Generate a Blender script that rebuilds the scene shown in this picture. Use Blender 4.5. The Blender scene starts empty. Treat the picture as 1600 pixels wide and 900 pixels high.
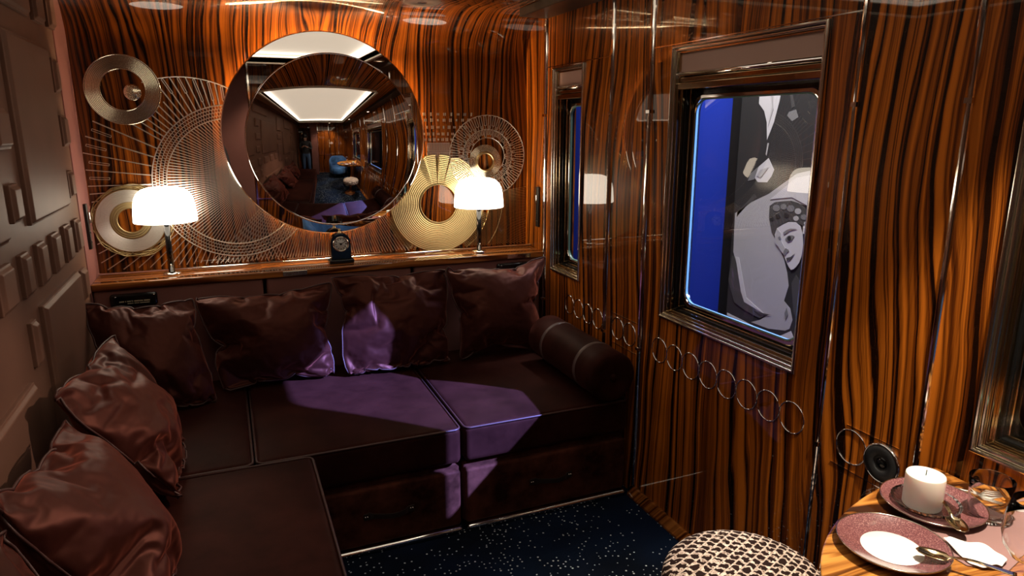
import bpy, bmesh, math, random
import numpy as np
from mathutils import Vector, Matrix
PI = math.pi
S = bpy.context.scene
COL = S.collection
random.seed(7)
R = math.radians

# ------------------------------------------------------------------ tagging
def tag(o, label=None, cat=None, group=None, kind=None):
    if label: o['label'] = label
    if cat: o['category'] = cat
    if group: o['group'] = group
    if kind: o['kind'] = kind
    return o
def thing(name, label, cat, loc=(0, 0, 0), rz=0, group=None):
    o = bpy.data.objects.new(name, None); COL.objects.link(o)
    o.empty_display_size = .05
    o.location = loc; o.rotation_euler = (0, 0, rz)
    return tag(o, label, cat, group)
def struct_empty(name):
    o = bpy.data.objects.new(name, None); COL.objects.link(o)
    return tag(o, kind='structure')
def copy_tree(o, parent=None):
    c = o.copy(); COL.objects.link(c)
    if parent: c.parent = parent
    for ch in list(o.children): copy_tree(ch, c)
    return c

# ------------------------------------------------------------------ mesh builder
class MB:
    def __init__(s): s.v = []; s.f = []; s.mi = []; s.sm = []
    def add(s, vs, fs, mi=0, smooth=False):
        n = len(s.v); s.v += [tuple(p) for p in vs]
        s.f += [[i + n for i in f] for f in fs]
        s.mi += [mi] * len(fs); s.sm += [smooth] * len(fs)
        return s
    def box(s, x0, x1, y0, y1, z0, z1, mi=0):
        vs = [(x, y, z) for x in (x0, x1) for y in (y0, y1) for z in (z0, z1)]
        return s.add(vs, [(0, 1, 3, 2), (4, 6, 7, 5), (0, 4, 5, 1), (2, 3, 7, 6), (0, 2, 6, 4), (1, 5, 7, 3)], mi)
    def rbox(s, x0, x1, y0, y1, z0, z1, r, n=6, puff=None, mi=0):
        """rounded box; puff(u,v) lifts the top"""
        c = np.array([(x0 + x1) / 2, (y0 + y1) / 2, (z0 + z1) / 2]); h = np.array([x1 - x0, y1 - y0, z1 - z0]) / 2
        r = min(r, h.min() * .999)
        def ax(L):
            e = [L - r * (1 - math.tan(PI / 4 * k / 3) ) for k in range(0, 4)]
            inner = list(np.linspace(-(L - r), L - r, n + 1))
            return [-q for q in e[:0:-1]] + inner + e[1:]
        A = [ax(h[0]), ax(h[1]), ax(h[2])]
        for d in range(3):
            a, b = [(1, 2), (2, 0), (0, 1)][d]
            for sg in (-1, 1):
                vs = []; U = A[a]; V = A[b]
                for u in U:
                    for v in V:
                        p = np.zeros(3); p[d] = sg * h[d]; p[a] = u; p[b] = v
                        q = np.clip(p, -h + r, h - r); dd = p - q; L = np.linalg.norm(dd)
                        p = q + dd / L * r
                        if puff:
                            w = max(0, (p[2] / h[2])) ** 2
                            p[2] += puff * w * max(0, 1 - abs(p[0] / h[0]) ** 3) * max(0, 1 - abs(p[1] / h[1]) ** 3)
                        vs.append(tuple(p + c))
                m = len(V); fs = []
                for i in range(len(U) - 1):
                    for j in range(m - 1):
                        f = (i * m + j, (i + 1) * m + j, (i + 1) * m + j + 1, i * m + j + 1)
                        fs.append(f if sg > 0 else f[::-1])
                s.add(vs, fs, mi, True)
        return s
    def tube(s, pts, r, n=8, closed=False, mi=0, caps=True):
        P = [Vector(p) for p in pts]; N = len(P); vs = []; prev = None
        rr = r if isinstance(r, (list, tuple)) else [r] * N
        for i in range(N):
            if closed: t = P[(i + 1) % N] - P[i - 1]
            else: t = P[min(i + 1, N - 1)] - P[max(i - 1, 0)]
            t.normalize()
            if prev is None:
                a = Vector((0, 0, 1)) if abs(t.z) < .9 else Vector((1, 0, 0))
                u = t.cross(a).normalized()
            else:
                u = (prev - t * prev.dot(t)).normalized()
            prev = u; w = t.cross(u)
            for k in range(n):
                a = 2 * PI * k / n
                vs.append(P[i] + (u * math.cos(a) + w * math.sin(a)) * rr[i])
        fs = []
        for i in range(N if closed else N - 1):
            for k in range(n):
                j = (i + 1) % N
                fs.append((i * n + k, i * n + (k + 1) % n, j * n + (k + 1) % n, j * n + k))
        if not closed and caps:
            fs.append(tuple(range(n))[::-1]); fs.append(tuple((N - 1) * n + k for k in range(n)))
        return s.add(vs, fs, mi, True)
    def lathe(s, prof, c=(0, 0, 0), axis='z', n=48, mi=0, smooth=True, cap0=False, cap1=False):
        """prof: (r, h) pairs; axis z up, 'y' = h along -y (towards the room), 'x' = h along -x"""
        vs = []; m = len(prof)
        for k in range(n):
            a = 2 * PI * k / n
            for r, h in prof:
                if axis == 'z': vs.append((c[0] + r * math.cos(a), c[1] + r * math.sin(a), c[2] + h))
                elif axis == 'y': vs.append((c[0] + r * math.cos(a), c[1] - h, c[2] + r * math.sin(a)))
                else: vs.append((c[0] - h, c[1] - r * math.cos(a), c[2] + r * math.sin(a)))
        fs = []
        for k in range(n):
            q = (k + 1) % n
            for i in range(m - 1):
                fs.append((k * m + i, q * m + i, q * m + i + 1, k * m + i + 1))
        if cap0: fs.append(tuple(k * m for k in range(n))[::-1])
        if cap1: fs.append(tuple(k * m + m - 1 for k in range(n)))
        return s.add(vs, fs, mi, smooth)
    def strip(s, a, b, w, d, mi=0):
        """thin flat bar between a and b lying in an x-z plane, w wide, d deep in y"""
        a = Vector(a); b = Vector(b); t = (b - a).normalized(); nrm = Vector((t.z, 0, -t.x)) * w / 2; y = Vector((0, d / 2, 0))
        vs = [a - nrm - y, a + nrm - y, a + nrm + y, a - nrm + y, b - nrm - y, b + nrm - y, b + nrm + y, b - nrm + y]
        return s.add(vs, [(0, 3, 2, 1), (4, 5, 6, 7), (0, 1, 5, 4), (2, 3, 7, 6), (1, 2, 6, 5), (3, 0, 4, 7)], mi)
    def prism(s, poly, h0, h1, plane='xy', mi=0, smooth=False):
        """extrude a polygon; plane 'xy' along z, 'xz' along y, 'yz' along x"""
        def P(p, h): return (p[0], p[1], h) if plane == 'xy' else ((p[0], h, p[1]) if plane == 'xz' else (h, p[0], p[1]))
        n = len(poly); vs = [P(p, h0) for p in poly] + [P(p, h1) for p in poly]
        fs = [tuple(range(n))[::-1], tuple(range(n, 2 * n))] + [(i, (i + 1) % n, n + (i + 1) % n, n + i) for i in range(n)]
        return s.add(vs, fs, mi, smooth)
    def build(s, name, mats, parent=None, bevel=0, fix=True, auto=False):
        me = bpy.data.meshes.new(name)
        me.from_pydata(s.v, [], s.f)
        for m in (mats if isinstance(mats, (list, tuple)) else [mats]): me.materials.append(m)
        me.polygons.foreach_set('material_index', s.mi); me.polygons.foreach_set('use_smooth', s.sm)
        bm = bmesh.new(); bm.from_mesh(me)
        bmesh.ops.remove_doubles(bm, verts=bm.verts, dist=1e-5)
        if fix: bmesh.ops.recalc_face_normals(bm, faces=bm.faces)
        bm.to_mesh(me); bm.free(); me.update()
        o = bpy.data.objects.new(name, me); COL.objects.link(o)
        if parent:
            o.parent = parent
            # children are authored in world coordinates: bring them into the parent's frame
            M = Matrix.Translation(parent_world(parent)[0]) @ Matrix.Rotation(parent_world(parent)[1], 4, 'Z')
            me.transform(M.inverted())
        if bevel:
            b = o.modifiers.new('bevel', 'BEVEL'); b.width = bevel; b.segments = 2; b.limit_method = 'ANGLE'; b.angle_limit = R(40)
            b.harden_normals = False
        return o
def parent_world(o):
    loc = Vector((0, 0, 0)); rz = 0
    while o:
        loc = loc + Vector(o.location); rz += o.rotation_euler.z; o = o.parent
    return loc, rz

# ------------------------------------------------------------------ cushion shapes: small cloth simulations, read back as plain points
PN = 42
def inflate(seed, grow, pressure, gravity):
    """an inflated slack square cushion standing on a floor against a wall; returns its vertex positions"""
    from mathutils import noise
    made = []
    g = {}; vs = []
    for s in (0, 1):
        for i in range(PN + 1):
            for j in range(PN + 1):
                u = i / PN - .5; v = j / PN - .5; edge = i in (0, PN) or j in (0, PN)
                if edge and s == 1: continue
                h = .02 * (1 - (2 * abs(u)) ** 4) * (1 - (2 * abs(v)) ** 4) * (1 if s == 0 else -1)
                n = 0 if edge else noise.noise(Vector((u * 5 + seed, v * 5, s * 9))) * .012
                g[s, i, j] = len(vs); vs.append((u * .56, h + n, v * .56))
                if edge: g[1, i, j] = g[0, i, j]
    fs = []
    for s in (0, 1):
        for i in range(PN):
            for j in range(PN):
                q = [g[s, i, j], g[s, i + 1, j], g[s, i + 1, j + 1], g[s, i, j + 1]]; fs.append(q if s == 0 else q[::-1])
    me = bpy.data.meshes.new('cushion_rest'); me.from_pydata(vs, [], fs)
    o = bpy.data.objects.new('cushion_rest', me); COL.objects.link(o); made.append(o)
    for quad in ([(-1, -1, -.3), (1, -1, -.3), (1, 1, -.3), (-1, 1, -.3)], [(-1, .14, -1), (1, .14, -1), (1, .14, 1), (-1, .14, 1)]):
        cm = bpy.data.meshes.new('rest_plane'); cm.from_pydata(quad, [], [(0, 1, 2, 3)])
        c = bpy.data.objects.new('rest_plane', cm); COL.objects.link(c); made.append(c)
        c.modifiers.new('collision', 'COLLISION'); c.collision.thickness_outer = .004; c.collision.cloth_friction = 20
    m = o.modifiers.new('cloth', 'CLOTH'); st = m.settings
    st.quality = 8; st.mass = .01; st.tension_stiffness = 18; st.compression_stiffness = 8; st.shear_stiffness = 4; st.bending_stiffness = .35
    st.use_pressure = True; st.uniform_pressure_force = pressure; st.shrink_min = -grow; st.shrink_max = -grow
    st.effector_weights.gravity = gravity; st.air_damping = 2; st.tension_damping = 10; st.compression_damping = 10
    m.collision_settings.distance_min = .004; m.point_cache.frame_start = 1; m.point_cache.frame_end = 60
    for f in range(1, 51): S.frame_set(f)
    e = o.evaluated_get(bpy.context.evaluated_depsgraph_get())
    P = np.array([v.co[:] for v in e.data.vertices])
    for q in made:
        d = q.data; bpy.data.objects.remove(q); bpy.data.meshes.remove(d)
    S.frame_set(1)
    return P / (P.max(0) - P.min(0)).max(), g, fs
_sims = [inflate(*a) for a in ((3, .12, .6, .2), (11, .16, .5, .3), (27, .08, .9, .1), (41, .24, .3, .45))]
_pg, _pf = _sims[0][1], _sims[0][2]
def pil_data(k): return _sims[k][0]
# ------------------------------------------------------------------ materials
def newmat(name):
    m = bpy.data.materials.new(name); m.use_nodes = True
    nt = m.node_tree; b = nt.nodes['Principled BSDF']
    return m, nt, b
def pbr(name, col, rough=.5, metal=0, **kw):
    m, nt, b = newmat(name)
    b.inputs['Base Color'].default_value = (*col, 1); b.inputs['Roughness'].default_value = rough; b.inputs['Metallic'].default_value = metal
    for k, v in kw.items(): b.inputs[k.replace('_', ' ')].default_value = v
    return m
class NT:
    def __init__(s, nt): s.nt = nt
    def n(s, t, **kw):
        q = s.nt.nodes.new(t)
        for k, v in kw.items(): setattr(q, k, v)
        return q
    def l(s, a, b): s.nt.links.new(a, b)
    def math(s, op, a, b=0.0, c=None):
        q = s.n('ShaderNodeMath', operation=op)
        for i, x in enumerate([a, b] if c is None else [a, b, c]):
            if isinstance(x, (int, float)): q.inputs[i].default_value = x
            else: s.l(x, q.inputs[i])
        return q.outputs[0]
    def comb(s, x, y, z):
        q = s.n('ShaderNodeCombineXYZ')
        for i, v in enumerate((x, y, z)):
            if isinstance(v, (int, float)): q.inputs[i].default_value = v
            else: s.l(v, q.inputs[i])
        return q.outputs[0]
    def noise(s, vec, scale=1, detail=2, rough=.5, dim='3D', w=None):
        q = s.n('ShaderNodeTexNoise', noise_dimensions=dim)
        q.inputs['Scale'].default_value = scale; q.inputs['Detail'].default_value = detail; q.inputs['Roughness'].default_value = rough
        if dim == '1D': s.l(w, q.inputs['W'])
        else: s.l(vec, q.inputs['Vector'])
        return q.outputs['Fac']
    def ramp(s, fac, stops, interp='LINEAR'):
        q = s.n('ShaderNodeValToRGB'); cr = q.color_ramp; cr.interpolation = interp
        while len(cr.elements) < len(stops): cr.elements.new(.5)
        for e, (p, c) in zip(cr.elements, stops): e.position = p; e.color = (*c, 1)
        s.l(fac, q.inputs[0]); return q.outputs[0]
    def mix(s, fac, a, b, mode='MIX'):
        q = s.n('ShaderNodeMix', data_type='RGBA', blend_type=mode)
        for i, v in ((0, fac), (6, a), (7, b)):
            if isinstance(v, (int, float)): q.inputs[i].default_value = v
            elif isinstance(v, tuple): q.inputs[i].default_value = (*v, 1)
            else: s.l(v, q.inputs[i])
        return q.outputs[2]
    def xyz(s, kind='Object'):
        t = s.n('ShaderNodeTexCoord'); q = s.n('ShaderNodeSeparateXYZ'); s.l(t.outputs[kind], q.inputs[0])
        return q.outputs
    def bump(s, h, b, strength=.3, dist=.01):
        q = s.n('ShaderNodeBump'); q.inputs['Strength'].default_value = strength; q.inputs['Distance'].default_value = dist
        s.l(h, q.inputs['Height']); s.l(q.outputs[0], b.inputs['Normal'])

def wood(name, axis='x', seed=0., dark=(.010, .0028, .001), mid=(.125, .027, .003), lite=(.56, .155, .014), freq=1., rough=.35, warp=1., coat=1.):
    m, nt, b = newmat(name); N = NT(nt); X, Y, Z = N.xyz()
    if axis == 'x': u, w = X, N.math('SUBTRACT', Z, Y)
    elif axis == 'y': u, w = Y, N.math('ADD', Z, N.math('MULTIPLY', X, .8))
    else: u, w = N.math('ADD', Y, N.math('MULTIPLY', Z, .6)), X           # grain along x
    w1 = N.math('SUBTRACT', N.noise(N.comb(N.math('MULTIPLY', u, 2.6), N.math('MULTIPLY', w, .62), seed), 1, 1.5), .5)
    w2 = N.math('SUBTRACT', N.noise(N.comb(N.math('MULTIPLY', u, 15), N.math('MULTIPLY', w, 2.2), seed + 5), 1, 2), .5)
    t = N.math('ADD', u, N.math('ADD', N.math('MULTIPLY', w1, .30 * warp), N.math('MULTIPLY', w2, .035 * warp)))
    t = N.math('ADD', t, seed)
    band = N.noise(None, 40 * freq, 3.5, .62, '1D', w=t)
    wide = N.noise(None, 6 * freq, 1, .5, '1D', w=t)
    band = N.math('ADD', band, N.math('MULTIPLY', N.math('SUBTRACT', wide, .5), .22))
    fib = N.noise(N.comb(N.math('MULTIPLY', u, 320), N.math('MULTIPLY', w, 6), seed), 1, 1)
    band = N.math('ADD', band, N.math('MULTIPLY', N.math('SUBTRACT', fib, .5), .10))
    col = N.ramp(band, [(.375, dark), (.445, mid), (.525, tuple(.55 * a + .45 * c for a, c in zip(mid, lite))), (.64, lite)])
    N.l(col, b.inputs['Base Color'])
    b.inputs['Roughness'].default_value = rough
    b.inputs['Coat Weight'].default_value = coat; b.inputs['Specular IOR Level'].default_value = .08; b.inputs['Coat Roughness'].default_value = .008; b.inputs['Coat IOR'].default_value = 1.5
    return m

def velvet(name, base, sheen=.6, sheencol=(.6, .25, .2), rough=.55, nap=.5, spec=.1):
    m, nt, b = newmat(name); N = NT(nt)
    t = N.n('ShaderNodeTexCoord')
    n1 = N.noise(t.outputs['Object'], 7, 4, .65)
    n2 = N.noise(t.outputs['Object'], 900, 1)
    f = N.ramp(n1, [(.35, tuple(c * (1 - nap) for c in base)), (.6, base), (.75, tuple(c * (1 + .5 * nap) for c in base))])
    N.l(f, b.inputs['Base Color'])
    b.inputs['Roughness'].default_value = rough; b.inputs['Specular IOR Level'].default_value = spec; b.inputs['Specular Tint'].default_value = (1, .36, .26, 1)
    b.inputs['Sheen Weight'].default_value = sheen; b.inputs['Sheen Roughness'].default_value = .4
    b.inputs['Sheen Tint'].default_value = (*sheencol, 1)
    N.bump(n2, b, .15, .002)
    return m

M = {}
M['wood_back'] = wood('lacquered_palisander_back', 'x', 3.1, mid=(.055, .012, .0018), lite=(.30, .078, .007), freq=1.45)
M['wood_side'] = wood('lacquered_palisander_side', 'y', 11.3, mid=(.105, .0225, .0022), lite=(.50, .135, .011))
M['wood_edge'] = wood('lacquered_palisander_edge', 'z', 4.2, freq=.8, lite=(.36, .13, .03))
M['wood_table'] = wood('burr_table_top', 'z', 8.4, dark=(.035, .010, .003), mid=(.26, .085, .015), lite=(.64, .28, .06), freq=.6, warp=2.6, rough=.3)
M['velvet'] = velvet('aubergine_velvet', (.027, .0078, .0058), .12, (.50, .14, .10))
M['velvet_base'] = velvet('aubergine_velvet_base', (.085, .027, .017), .10, (.5, .16, .11), nap=.8)  # sofa velvet lightened in colour to offset weak light on the fronts
M['satin'] = velvet('plum_satin_velvet', (.026, .0066, .0051), .65, (.75, .20, .13), .46, .2, .45)
M['piping'] = pbr('piping_cord', (.05, .016, .013), .5)
def leather(name, col):
    m, nt, b = newmat(name); N = NT(nt); t = N.n('ShaderNodeTexCoord')
    v = N.n('ShaderNodeTexVoronoi'); v.inputs['Scale'].default_value = 420; N.l(t.outputs['Object'], v.inputs['Vector'])
    n1 = N.noise(t.outputs['Object'], 3, 3)
    N.l(N.ramp(n1, [(.3, tuple(c * .82 for c in col)), (.7, tuple(c * 1.12 for c in col))]), b.inputs['Base Color'])
    b.inputs['Roughness'].default_value = .5; b.inputs['Specular IOR Level'].default_value = .2; b.inputs['Specular Tint'].default_value = (1, .7, .55, 1)
    N.bump(v.outputs['Distance'], b, .12, .001)
    return m
M['leather'] = leather('mauve_brown_leather', (.165, .086, .060))
M['leather_edge'] = leather('rose_leather_edge', (.27, .115, .105))
M['leather_panel'] = leather('mauve_leather_panel', (.20, .085, .072))
M['chrome'] = pbr('polished_chrome', (.82, .80, .77), .07, 1)
M['nickel'] = pbr('warm_nickel', (.72, .66, .56), .16, 1)
M['bronze'] = pbr('polished_bronze', (.50, .38, .23), .13, 1)
M['brass'] = pbr('brushed_brass', (.62, .47, .24), .28, 1)
M['pale_brass'] = pbr('pale_brass', (.90, .82, .64), .17, 1)
M['gold'] = pbr('gilded_metal', (.50, .385, .185), .38, 1)
M['silver'] = pbr('silvered_metal', (.86, .82, .74), .34, 1)
M['mirror'] = pbr('silvered_mirror', (.90, .88, .86), .008, 1)
M['mirror_smoke'] = pbr('convex_mirror_glass', (.84, .80, .77), .010, 1)
M['black_gloss'] = pbr('black_lacquer', (.006, .006, .006), .12)
M['black_matt'] = pbr('black_rubber', (.012, .012, .013), .45)
M['dark_metal'] = pbr('blackened_metal', (.03, .028, .026), .3, .6)
M['soffit'] = pbr('dark_soffit_paint', (.025, .018, .014), .35)
M['cream'] = pbr('cream_enamel', (.50, .42, .33), .4)
M['dial'] = pbr('white_clock_dial', (.75, .72, .66), .4)
M['ink'] = pbr('black_ink', (.01, .01, .01), .5)
M['gilt_text'] = pbr('gilt_lettering', (.75, .68, .45), .3, .3)
M['blind'] = pbr('mauve_blind_fabric', (.37, .225, .18), .8, Sheen_Weight=.2)
M['candle'] = pbr('white_wax', (.90, .87, .80), .45, Subsurface_Weight=.25)
M['porcelain'] = pbr('white_porcelain', (.88, .86, .83), .12)
M['plate_red'] = None
M['napkin'] = pbr('white_linen', (.85, .82, .80), .85)
M['dark_cloth'] = pbr('charcoal_linen', (.045, .043, .047), .85)
M['mat_leather'] = leather('mauve_table_mat', (.30, .17, .16))
M['blue_cloth'] = velvet('blue_chair_velvet', (.06, .16, .38), .5, (.5, .7, 1), .6)
def emit(name, col, s):
    m, nt, b = newmat(name)
    b.inputs['Base Color'].default_value = (.8, .8, .8, 1); b.inputs['Emission Color'].default_value = (*col, 1); b.inputs['Emission Strength'].default_value = s
    return m
M['shade'] = emit('lit_opal_glass', (1, .86, .68), 6.5)
M['tray_light'] = emit('lit_ceiling_panel', (1, .86, .67), .62)
M['tray_led'] = emit('ceiling_led_edge', (1, .86, .68), 2.4)
M['led'] = emit('warm_led_strip', (1, .66, .34), 270)
def glass(name, tint=(1, 1, 1), ior=1.45, refl=1.0):
    m = bpy.data.materials.new(name); m.use_nodes = True; nt = m.node_tree; nt.nodes.clear(); N = NT(nt)
    o = N.n('ShaderNodeOutputMaterial'); mx = N.n('ShaderNodeMixShader'); fr = N.n('ShaderNodeFresnel'); fr.inputs[0].default_value = ior
    t = N.n('ShaderNodeBsdfTransparent'); t.inputs[0].default_value = (*tint, 1)
    g = N.n('ShaderNodeBsdfGlossy'); g.inputs['Roughness'].default_value = .01
    N.l(N.math('MULTIPLY', fr.outputs[0], refl), mx.inputs[0]); N.l(t.outputs[0], mx.inputs[1]); N.l(g.outputs[0], mx.inputs[2]); N.l(mx.outputs[0], o.inputs[0])
    return m
M['pane'] = glass('window_pane_glass', (.94, .96, .97), 1.5, 1.6)
M['thin_glass'] = glass('thin_clear_glass', (.95, .95, .94), 1.5, 1.0)
M['glass'] = pbr('clear_drinking_glass', (1, 1, 1), .0, 0, Transmission_Weight=1., IOR=1.3)
M['glass_edge'] = pbr('green_glass_edge', (.12, .22, .19), .3, 0, Specular_IOR_Level=.3)
M['poster_dark'] = pbr('print_black', (.022, .021, .022), .55)
M['poster_dim'] = pbr('print_charcoal', (.055, .052, .052), .55)
M['poster_mid'] = pbr('print_grey', (.16, .155, .155), .55)
M['poster_skin'] = pbr('print_pale_grey', (.36, .345, .345), .55)
M['poster_lite'] = pbr('print_white', (.50, .48, .49), .55)
M['blue_wall'] = pbr('blue_exhibition_wall', (.010, .036, .42), .6)
M['black_wall'] = pbr('black_exhibition_wall', (.006, .006, .007), .5)
def carpet():
    m, nt, b = newmat('starry_navy_carpet'); N = NT(nt); t = N.n('ShaderNodeTexCoord')
    sx = N.n('ShaderNodeSeparateXYZ'); N.l(t.outputs['Object'], sx.inputs[0])
    flat = N.comb(sx.outputs[0], sx.outputs[1], 0.)
    v = N.n('ShaderNodeTexVoronoi', voronoi_dimensions='2D'); v.inputs['Scale'].default_value = 46; v.inputs['Randomness'].default_value = 1
    N.l(flat, v.inputs['Vector'])
    sc = N.n('ShaderNodeSeparateColor'); N.l(v.outputs['Color'], sc.inputs[0])
    rad = N.math('MULTIPLY_ADD', sc.outputs[1], .085, .085)
    dot = N.math('LESS_THAN', v.outputs['Distance'], rad)
    dens = N.noise(flat, 3.2, 2)
    keep = N.math('LESS_THAN', sc.outputs[0], N.math('MULTIPLY_ADD', N.math('SUBTRACT', dens, .5), 1.7, .38))
    on = N.math('MULTIPLY', dot, keep)
    n2 = N.noise(flat, 500, 1); n3 = N.noise(flat, 2.2, 2)
    base = N.ramp(n3, [(.4, (.0025, .005, .012)), (.65, (.0045, .012, .036))])
    base = N.mix(.5, base, N.ramp(n2, [(.3, (.2, .2, .2)), (.7, (1.6, 1.6, 1.6))]), 'MULTIPLY')
    N.l(N.mix(on, base, (.62, .66, .70)), b.inputs['Base Color'])
    b.inputs['Roughness'].default_value = .9; b.inputs['Specular IOR Level'].default_value = .1
    N.bump(n2, b, .5, .004)
    return m
M['carpet'] = carpet()
def tweed():
    m, nt, b = newmat('houndstooth_tweed'); N = NT(nt); X, Y, Z = N.xyz()
    nz = N.noise(N.comb(X, Y, Z), 60, 2); n = N.math('MULTIPLY', N.math('SUBTRACT', nz, .5), 1.4)
    a = N.math('ADD', N.math('ADD', N.math('MULTIPLY', X, 36), N.math('MULTIPLY', Y, 14)), n)
    c = N.math('ADD', N.math('ADD', N.math('MULTIPLY', Y, 38), N.math('MULTIPLY', X, -15)), N.math('MULTIPLY', Z, 36))
    row = N.math('FLOOR', c)
    fa = N.math('FRACT', N.math('ADD', a, N.math('MULTIPLY', row, .5)))
    fc = N.math('FRACT', c)
    inb = N.math('MULTIPLY', N.math('LESS_THAN', fa, N.math('MULTIPLY_ADD', N.math('ABSOLUTE', N.math('SUBTRACT', fc, .5)), -.5, .76)), N.math('GREATER_THAN', fc, .16))
    thr = N.noise(N.comb(N.math('MULTIPLY', a, 9), N.math('MULTIPLY', c, 2), 0.), 1, 1)
    cream = N.ramp(thr, [(.35, (.22, .14, .10)), (.6, (.82, .65, .53))])
    N.l(N.mix(inb, cream, (.020, .009, .007)), b.inputs['Base Color'])
    b.inputs['Roughness'].default_value = .9; b.inputs['Specular IOR Level'].default_value = .1
    N.bump(N.math('ADD', inb, thr), b, .5, .003)
    return m
M['tweed'] = tweed()
def plate_mat():
    m, nt, b = newmat('burgundy_glaze'); N = NT(nt); t = N.n('ShaderNodeTexCoord')
    n = N.noise(t.outputs['Object'], 420, 2)
    N.l(N.ramp(n, [(.4, (.13, .045, .05)), (.58, (.22, .085, .085)), (.72, (.40, .20, .19))]), b.inputs['Base Color'])
    b.inputs['Roughness'].default_value = .22; b.inputs['Coat Weight'].default_value = .6; b.inputs['Coat Roughness'].default_value = .05
    return m
M['plate_red'] = plate_mat()

# ------------------------------------------------------------------ room constants (metres)
XL, XR, YB = -.56, 1.51, 3.435
YF = -.62            # end wall behind the camera
ZC = 2.10             # ceiling
CR = .215              # radius of the cove at the back
W_TOP, W_BOT = 1.828, .835
WINS = [(2.795, 3.105), (1.44, 2.135), (.225, .915)]
# ------------------------------------------------------------------ the room shell
def shell(name, mb, m, **k): return tag(mb.build(name, m, **k), kind='structure')
shell('floor', MB().box(XL - .1, XR + .15, YF - .1, YB + .1, -.06, 0), M['carpet'])
# back wall with a cove that curves into the ceiling
prof = [(YB, 0.), (YB, 1.0), (YB, 1.885)] + [(YB - CR + CR * math.cos(a), 1.885 + CR * math.sin(a)) for a in [PI / 2 * k / 16 for k in range(1, 17)]] + [(2.75, ZC)]
mb = MB(); n = len(prof)
vs = [(x, y, z) for x in (XL, XR) for y, z in prof]
mb.add(vs, [(i, i + 1, n + i + 1, n + i) for i in range(n - 1)], 0, True)
back = [(y + (.06 if z < 1.9 else .0), z + (.06 if z >= ZC - .02 else 0.)) for y, z in prof]
mb.box(XL - .1, XR + .15, YB + .002, YB + .10, 0, 2.4)
mb.box(XL - .1, XR + .15, 2.75, YB + .1, ZC + .002, ZC + .05)
shell('wall_back', mb, M['wood_back'], fix=False)
# right wall, pierced by the windows
mb = MB(); XT = XR + .12
ys = [YF]
edges = sorted(WINS)
def col(y0, y1, z0, z1): mb.box(XR, XT, y0, y1, z0, z1)
prev = YF
for a, b in edges:
    col(prev, a + .008, 0, 2.4); col(a + .008, b - .008, 0, W_BOT + .008); col(a + .008, b - .008, W_TOP - .008, 2.4); prev = b - .008
col(prev, YB, 0, 2.4)
shell('wall_right', mb, M['wood_side'])
# left wall of leather with raised pads
wl = shell('wall_left', MB().box(XL - .1, XL, YF, 3.2, 0, 2.4), M['leather'])
shell('wall_left_edge', MB().rbox(XL - .1, XL + .004, 3.2, YB, 0, 2.4, .003, 1), M['leather_edge'])
pads = [(3.045, 3.12, 1.673, 1.795), (3.052, 3.142, 1.478, 1.592), (3.03, 3.115, 1.287, 1.387), (2.42, 2.972, 1.262, 1.825),
        (2.249, 2.333, 1.076, 1.2), (2.437, 2.531, 1.072, 1.202), (2.632, 2.735, 1.073, 1.203), (2.831, 2.926, 1.074, 1.205), (3.022, 3.109, 1.08, 1.204),
        (3.013, 3.108, .89, 1.009), (2.395, 2.965, .62, 1.02), (2.245, 2.302, .873, 1.006), (2.25, 2.34, 1.289, 1.395), (2.2, 2.34, 1.49, 1.6),
        (2.45, 2.79, 1.90, 2.06), (2.87, 3.006, 1.90, 2.06), (3.09, 3.188, 1.905, 2.06), (1.55, 2.18, .60, .853), (1.62, 2.17, 1.25, 1.83), (2.24, 2.34, 1.70, 1.83),
        (2.02, 2.15, 1.08, 1.2), (1.8, 1.92, 1.08, 1.2), (1.6, 1.7, 1.08, 1.2), (1.95, 2.4, 1.92, 2.06), (1.25, 1.5, 1.0, 1.4), (1.28, 1.48, 1.5, 1.62), (1.25, 1.5, 1.7, 2.05),
        (.6, 1.15, 1.1, 1.7), (.7, .8, .9, 1.02), (.9, 1.1, .85, 1.0), (.5, 1.0, 1.8, 2.05), (.2, .45, 1.2, 1.6), (.15, .5, .8, 1.1), (.2, .4, 1.7, 1.9)]
for p in pads:
    y0, y1, z0, z1 = p
    mb = MB(); t = .022; c = .010
    a = [(XL, y0, z0), (XL, y1, z0), (XL, y1, z1), (XL, y0, z1)]
    b_ = [(XL + t * .55, y, z) for _, y, z in a]
    c_ = [(XL + t * .55, y0 + c * .5, z0 + c * .5), (XL + t * .55, y1 - c * .5, z0 + c * .5), (XL + t * .55, y1 - c * .5, z1 - c * .5), (XL + t * .55, y0 + c * .5, z1 - c * .5)]
    d_ = [(XL + t, y0 + c * 1.4, z0 + c * 1.4), (XL + t, y1 - c * 1.4, z0 + c * 1.4), (XL + t, y1 - c * 1.4, z1 - c * 1.4), (XL + t, y0 + c * 1.4, z1 - c * 1.4)]
    mb.add(a + b_ + c_ + d_, [(i + 4 * k, (i + 1) % 4 + 4 * k, (i + 1) % 4 + 4 * k + 4, i + 4 * k + 4) for k in range(3) for i in range(4)] + [(12, 13, 14, 15)])
    mb.build('leather_pad', M['leather'], wl, bevel=.003)
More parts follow.
